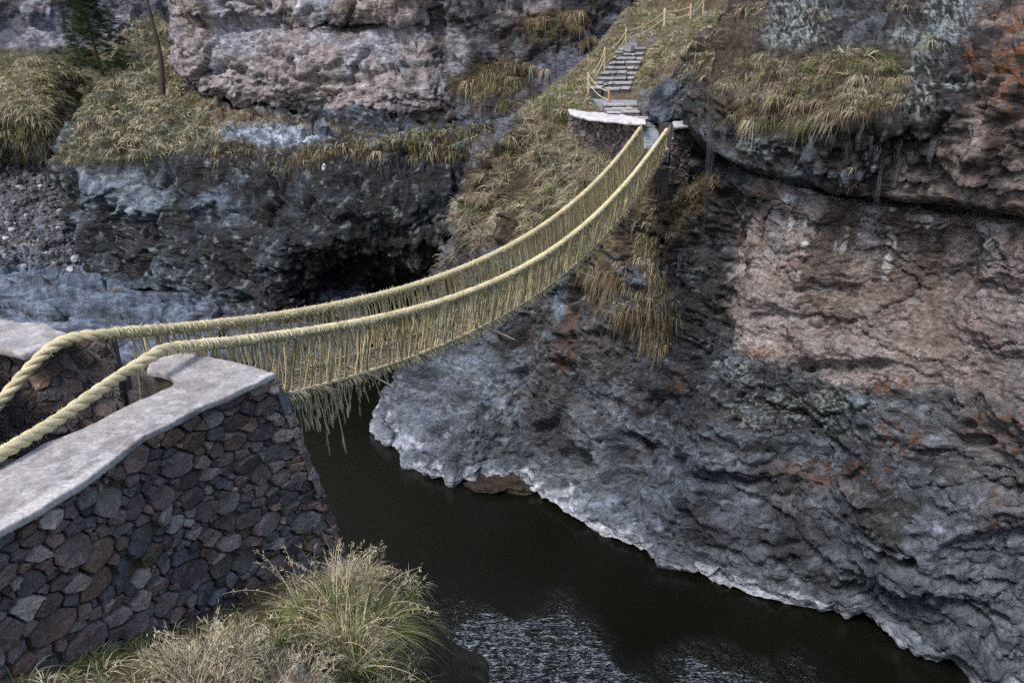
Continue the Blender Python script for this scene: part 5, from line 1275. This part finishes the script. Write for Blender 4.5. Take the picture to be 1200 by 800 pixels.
# ---------------------------------------------------------------- foreground plants
def on_ground(x, y):
    return np.stack([x, y, zground(x, y)], -1)
def plant(name, cx, cy, r, n, L, pal_, probs, label, cat, lean=.6, droop=.45, width=.0035, stalks=0, twigs=0, col_t=STRAW*1.1, nb=26, stretch=(1, 1)):
    base = np.array([cx, cy, float(zground(np.array(cx), np.array(cy)))])
    t = empty(name, tuple(base), label, cat, 'plants on the near bank')
    n = int(n*.5); kc = 10; ca_ = rg.uniform(0, 6.28, kc); cr_ = r*np.sqrt(rg.uniform(.05, 1, kc)); ki = rg.integers(0, kc, n)
    qx = np.cos(ca_[ki])*cr_[ki]+rg.normal(0, r*.085, n); qy = np.sin(ca_[ki])*cr_[ki]+rg.normal(0, r*.085, n); a = np.arctan2(qy, qx); rr_ = np.minimum(np.hypot(qx, qy), r*1.1)
    P = on_ground(cx+np.cos(a)*rr_*stretch[0], cy+np.sin(a)*rr_*stretch[1]); P[:, 2] = np.maximum(P[:, 2], base[2]-.6)
    N = nrm(np.stack([np.cos(a)*rr_/r, np.sin(a)*rr_/r, 0*a], -1)+1e-6)*(rr_/r)[:, None]
    V, F, C = tuft_field(P, N, nb, .05, L, width, rg, pal_, probs, lean, droop, nout=.5, seg=5, jit=.30)
    child(t, 'foliage', V, F, M_grass, cols=C, smooth=False)
    if stalks:
        a = rg.uniform(0, 6.28, stalks); k = 10; s = np.linspace(0, 1, k)[None, :, None]
        p = P[rg.integers(0, n, stalks)]; d = nrm(np.stack([np.cos(a)*.45, np.sin(a)*.45, 1+0*a], -1)); l = L*rg.uniform(1.0, 1.6, stalks)[:, None, None]
        path = p[:, None]+d[:, None]*l*s-np.array([0, 0, 1])*l*.42*s**2.4+np.stack([np.cos(a), np.sin(a), 0*a], -1)[:, None]*l*.3*s**2
        V, F = tubes(path, np.linspace(.0026, .001, k)[None].repeat(stalks, 0), 4)
        parts = [(V, F, np.repeat(col_t*rg.uniform(.8, 1.25, (stalks, 1)), k*4, 0))]
        # seed heads
        i = rg.integers(6, k, (stalks, 26)); base_ = path[np.arange(stalks)[:, None], i].reshape(-1, 3)+rg.normal(0, .012, (stalks*26, 3))
        m = len(base_); d = nrm(rg.normal(0, .5, (m, 3))+[0, 0, -.8])*rg.uniform(.015, .04, (m, 1)); sd2 = nrm(np.cross(d, rg.normal(size=(m, 3))))*.0035
        V = np.stack([base_, base_+d*.5+sd2, base_+d, base_+d*.5-sd2], 1).reshape(-1, 3); F = np.arange(m)[:, None]*4+np.arange(4)
        parts.append((V, F, np.repeat(col_t*rg.uniform(.7, 1.3, (m, 1)), 4, 0)))
        V, F, C = merge(parts); child(t, 'seed_stalks', V, F, M_grass, cols=C, smooth=False)
    if twigs:
        a = rg.uniform(0, 6.28, twigs); k = 8; s = np.linspace(0, 1, k)[None, :, None]
        p = P[rg.integers(0, n, twigs)]; d = nrm(np.stack([np.cos(a)*.9, np.sin(a)*.9, 1+0*a], -1)); l = L*rg.uniform(.6, 1.2, twigs)[:, None, None]
        path = p[:, None]+d[:, None]*l*s+np.cumsum(rg.normal(0, .010, (twigs, k, 3)), 1)
        V, F = tubes(path, np.linspace(.006, .0015, k)[None].repeat(twigs, 0), 5); parts = [(V, F, np.repeat(np.array([.20, .15, .11])*rg.uniform(.6, 1.5, (twigs, 1)), k*5, 0))]
        i = rg.integers(2, k, (twigs, 30)); q_ = path[np.arange(twigs)[:, None], i].reshape(-1, 3); m = len(q_)
        tw = nrm(path[:, -1]-path[:, 0])[:, None].repeat(30, 1).reshape(-1, 3)
        d = nrm(rg.normal(0, .45, (m, 3))+tw)*rg.uniform(.02, .07, (m, 1)); sd2 = nrm(np.cross(d, rg.normal(size=(m, 3))))*.0024
        V = np.stack([q_-sd2, q_+sd2, q_+d+sd2*.5, q_+d-sd2*.5], 1).reshape(-1, 3); F = np.arange(m)[:, None]*4+np.arange(4)
        parts.append((V, F, np.repeat(SG*rg.uniform(.45, 1.15, (m, 1)), 4, 0)))
        V, F, C = merge(parts); child(t, 'twigs', V, F, M_grass, cols=C, smooth=False)
    return t
SG = np.array([.66, .60, .42]); YG = np.array([.38, .37, .17])
plant('dry_shrub', -1.75, 3.9, .36, 130, .36, [SG, TAN, GREYG*1.2, RUST*.7], [.4, .3, .15, .15], 'bushy pale straw coloured shrub below the stone wall, bottom left of the view', 'shrub', .7, .3, .0035, 34, 150)
plant('dry_shrub', -2.05, 4.3, .3, 70, .3, [SG, TAN, OLIVE], [.4, .3, .3], 'straw and olive shrub touching the middle of the wall base', 'shrub', .7, .35, .0035, 22, 60)
plant('grass_clump', -1.38, 5.45, .38, 190, .56, [YG, OLIVE*1.2, SG, GREEN*1.3], [.24, .25, .16, .35], 'tall yellow green grass clump at the wall corner above the river', 'grass clump', .6, .5, .004, 30, 50)
plant('grass_clump', -1.12, 4.75, .38, 230, .56, [YG, SG, GREEN*1.3, TAN], [.25, .25, .32, .18], 'rounded green and straw grass clump leaning out over the river', 'grass clump', .65, .45, .004, 18, 90)
plant('grass_clump', -1.6, 6.2, .26, 80, .36, [SG, TAN, YG], [.45, .25, .3], 'feathery pale grass clump against the right corner of the wall', 'grass clump', .6, .5, .0032, 26, 12)
plant('dry_shrub', -1.18, 3.95, .34, 140, .46, [SG, YG, GREEN, TAN], [.3, .3, .2, .2], 'dry brown green shrub at the bottom edge beside the river', 'shrub', .7, .4, .003, 12, 60)
n = 1500; xx = rg.uniform(-4.2, -.7, n); yy = rg.uniform(2.2, 7.4, n); sd = (xx-WA0[0])*WN[0]+(yy-WA0[1])*WN[1]; ok = sd > .10
P = on_ground(xx[ok], yy[ok]); n_ = len(P)
V, F, C = tuft_field(P, np.zeros((n_, 3))+[0, 0, .3], 16, .05, .20, .003, rg, [SG*.9, YG*.8, GREEN, TAN, OLIVE], [.25, .2, .25, .15, .15], .8, .6, seg=4)
stuff('grass', [(V, F, C)], 'short green and straw grass on the ground along the near wall base', 'grass')
# little weeds in the wall
for k, (sx, h, lab) in enumerate(((3.9, 1.6, 'small fern growing from the middle of the near stone wall'), (3.0, 1.75, 'tiny green weed sprouting between stones in the near wall'), (1.55, 2.55, 'green moss sprig just under the cement cap at the left'))):
    p = np.array(mapR(min(sx, Lw*.9), h, .03))
    V, F, C = tuft_field(p[None], WN[None], 40, .02, .09, .005, rg, [np.array([.12, .2, .04])], [1], .9, .6, nout=.8)
    o = mesh_obj('weed', V-p, F, M_grass, cols=C, smooth=False); o.location = p; tag(o, lab, 'weed', 'weeds in the near wall')

# ---------------------------------------------------------------- camera, light, world
cd = bpy.data.cameras.new('camera'); cam = bpy.data.objects.new('camera', cd); COL.objects.link(cam)
cam.location = CAM; cam.rotation_euler = (math.radians(90)-PITCH, 0, 0); cd.sensor_width = 36; cd.lens = FPX/1200*36; cd.clip_end = 500; cd.clip_start = .05
bpy.context.scene.camera = cam
SUN_EL, SUN_AZ = math.radians(54), math.radians(-140)      # azimuth measured from +Y towards +X
w = bpy.data.worlds.new('World'); bpy.context.scene.world = w; w.use_nodes = True; nt = w.node_tree
sk = nt.nodes.new('ShaderNodeTexSky'); sk.sky_type = 'NISHITA'; sk.sun_disc = False; sk.sun_elevation = SUN_EL; sk.sun_rotation = SUN_AZ; sk.air_density = 1.2; sk.dust_density = 2.5
bg = nt.nodes['Background']; nt.links.new(sk.outputs[0], bg.inputs[0]); bg.inputs[1].default_value = .13
ld = bpy.data.lights.new('sun', 'SUN'); ld.energy = 1.5; ld.angle = math.radians(16); ld.color = (1, .94, .86); lo = bpy.data.objects.new('sun', ld); COL.objects.link(lo)
from mathutils import Vector
sdir = Vector((math.sin(SUN_AZ)*math.cos(SUN_EL), math.cos(SUN_AZ)*math.cos(SUN_EL), math.sin(SUN_EL)))
lo.rotation_euler = sdir.to_track_quat('Z', 'Y').to_euler()
sc = bpy.context.scene; sc.view_settings.view_transform = 'Standard'; sc.view_settings.look = 'None'; sc.view_settings.exposure = 0.7; sc.view_settings.gamma = 1
sc.render.engine = 'CYCLES'; cy = sc.cycles; cy.max_bounces = 4; cy.diffuse_bounces = 3; cy.glossy_bounces = 2; cy.transmission_bounces = 2; cy.transparent_max_bounces = 4
cy.use_denoising = False; cy.use_adaptive_sampling = True; cy.adaptive_threshold = .02
for o in bpy.data.objects:
    if '_loc' in o: del o['_loc']
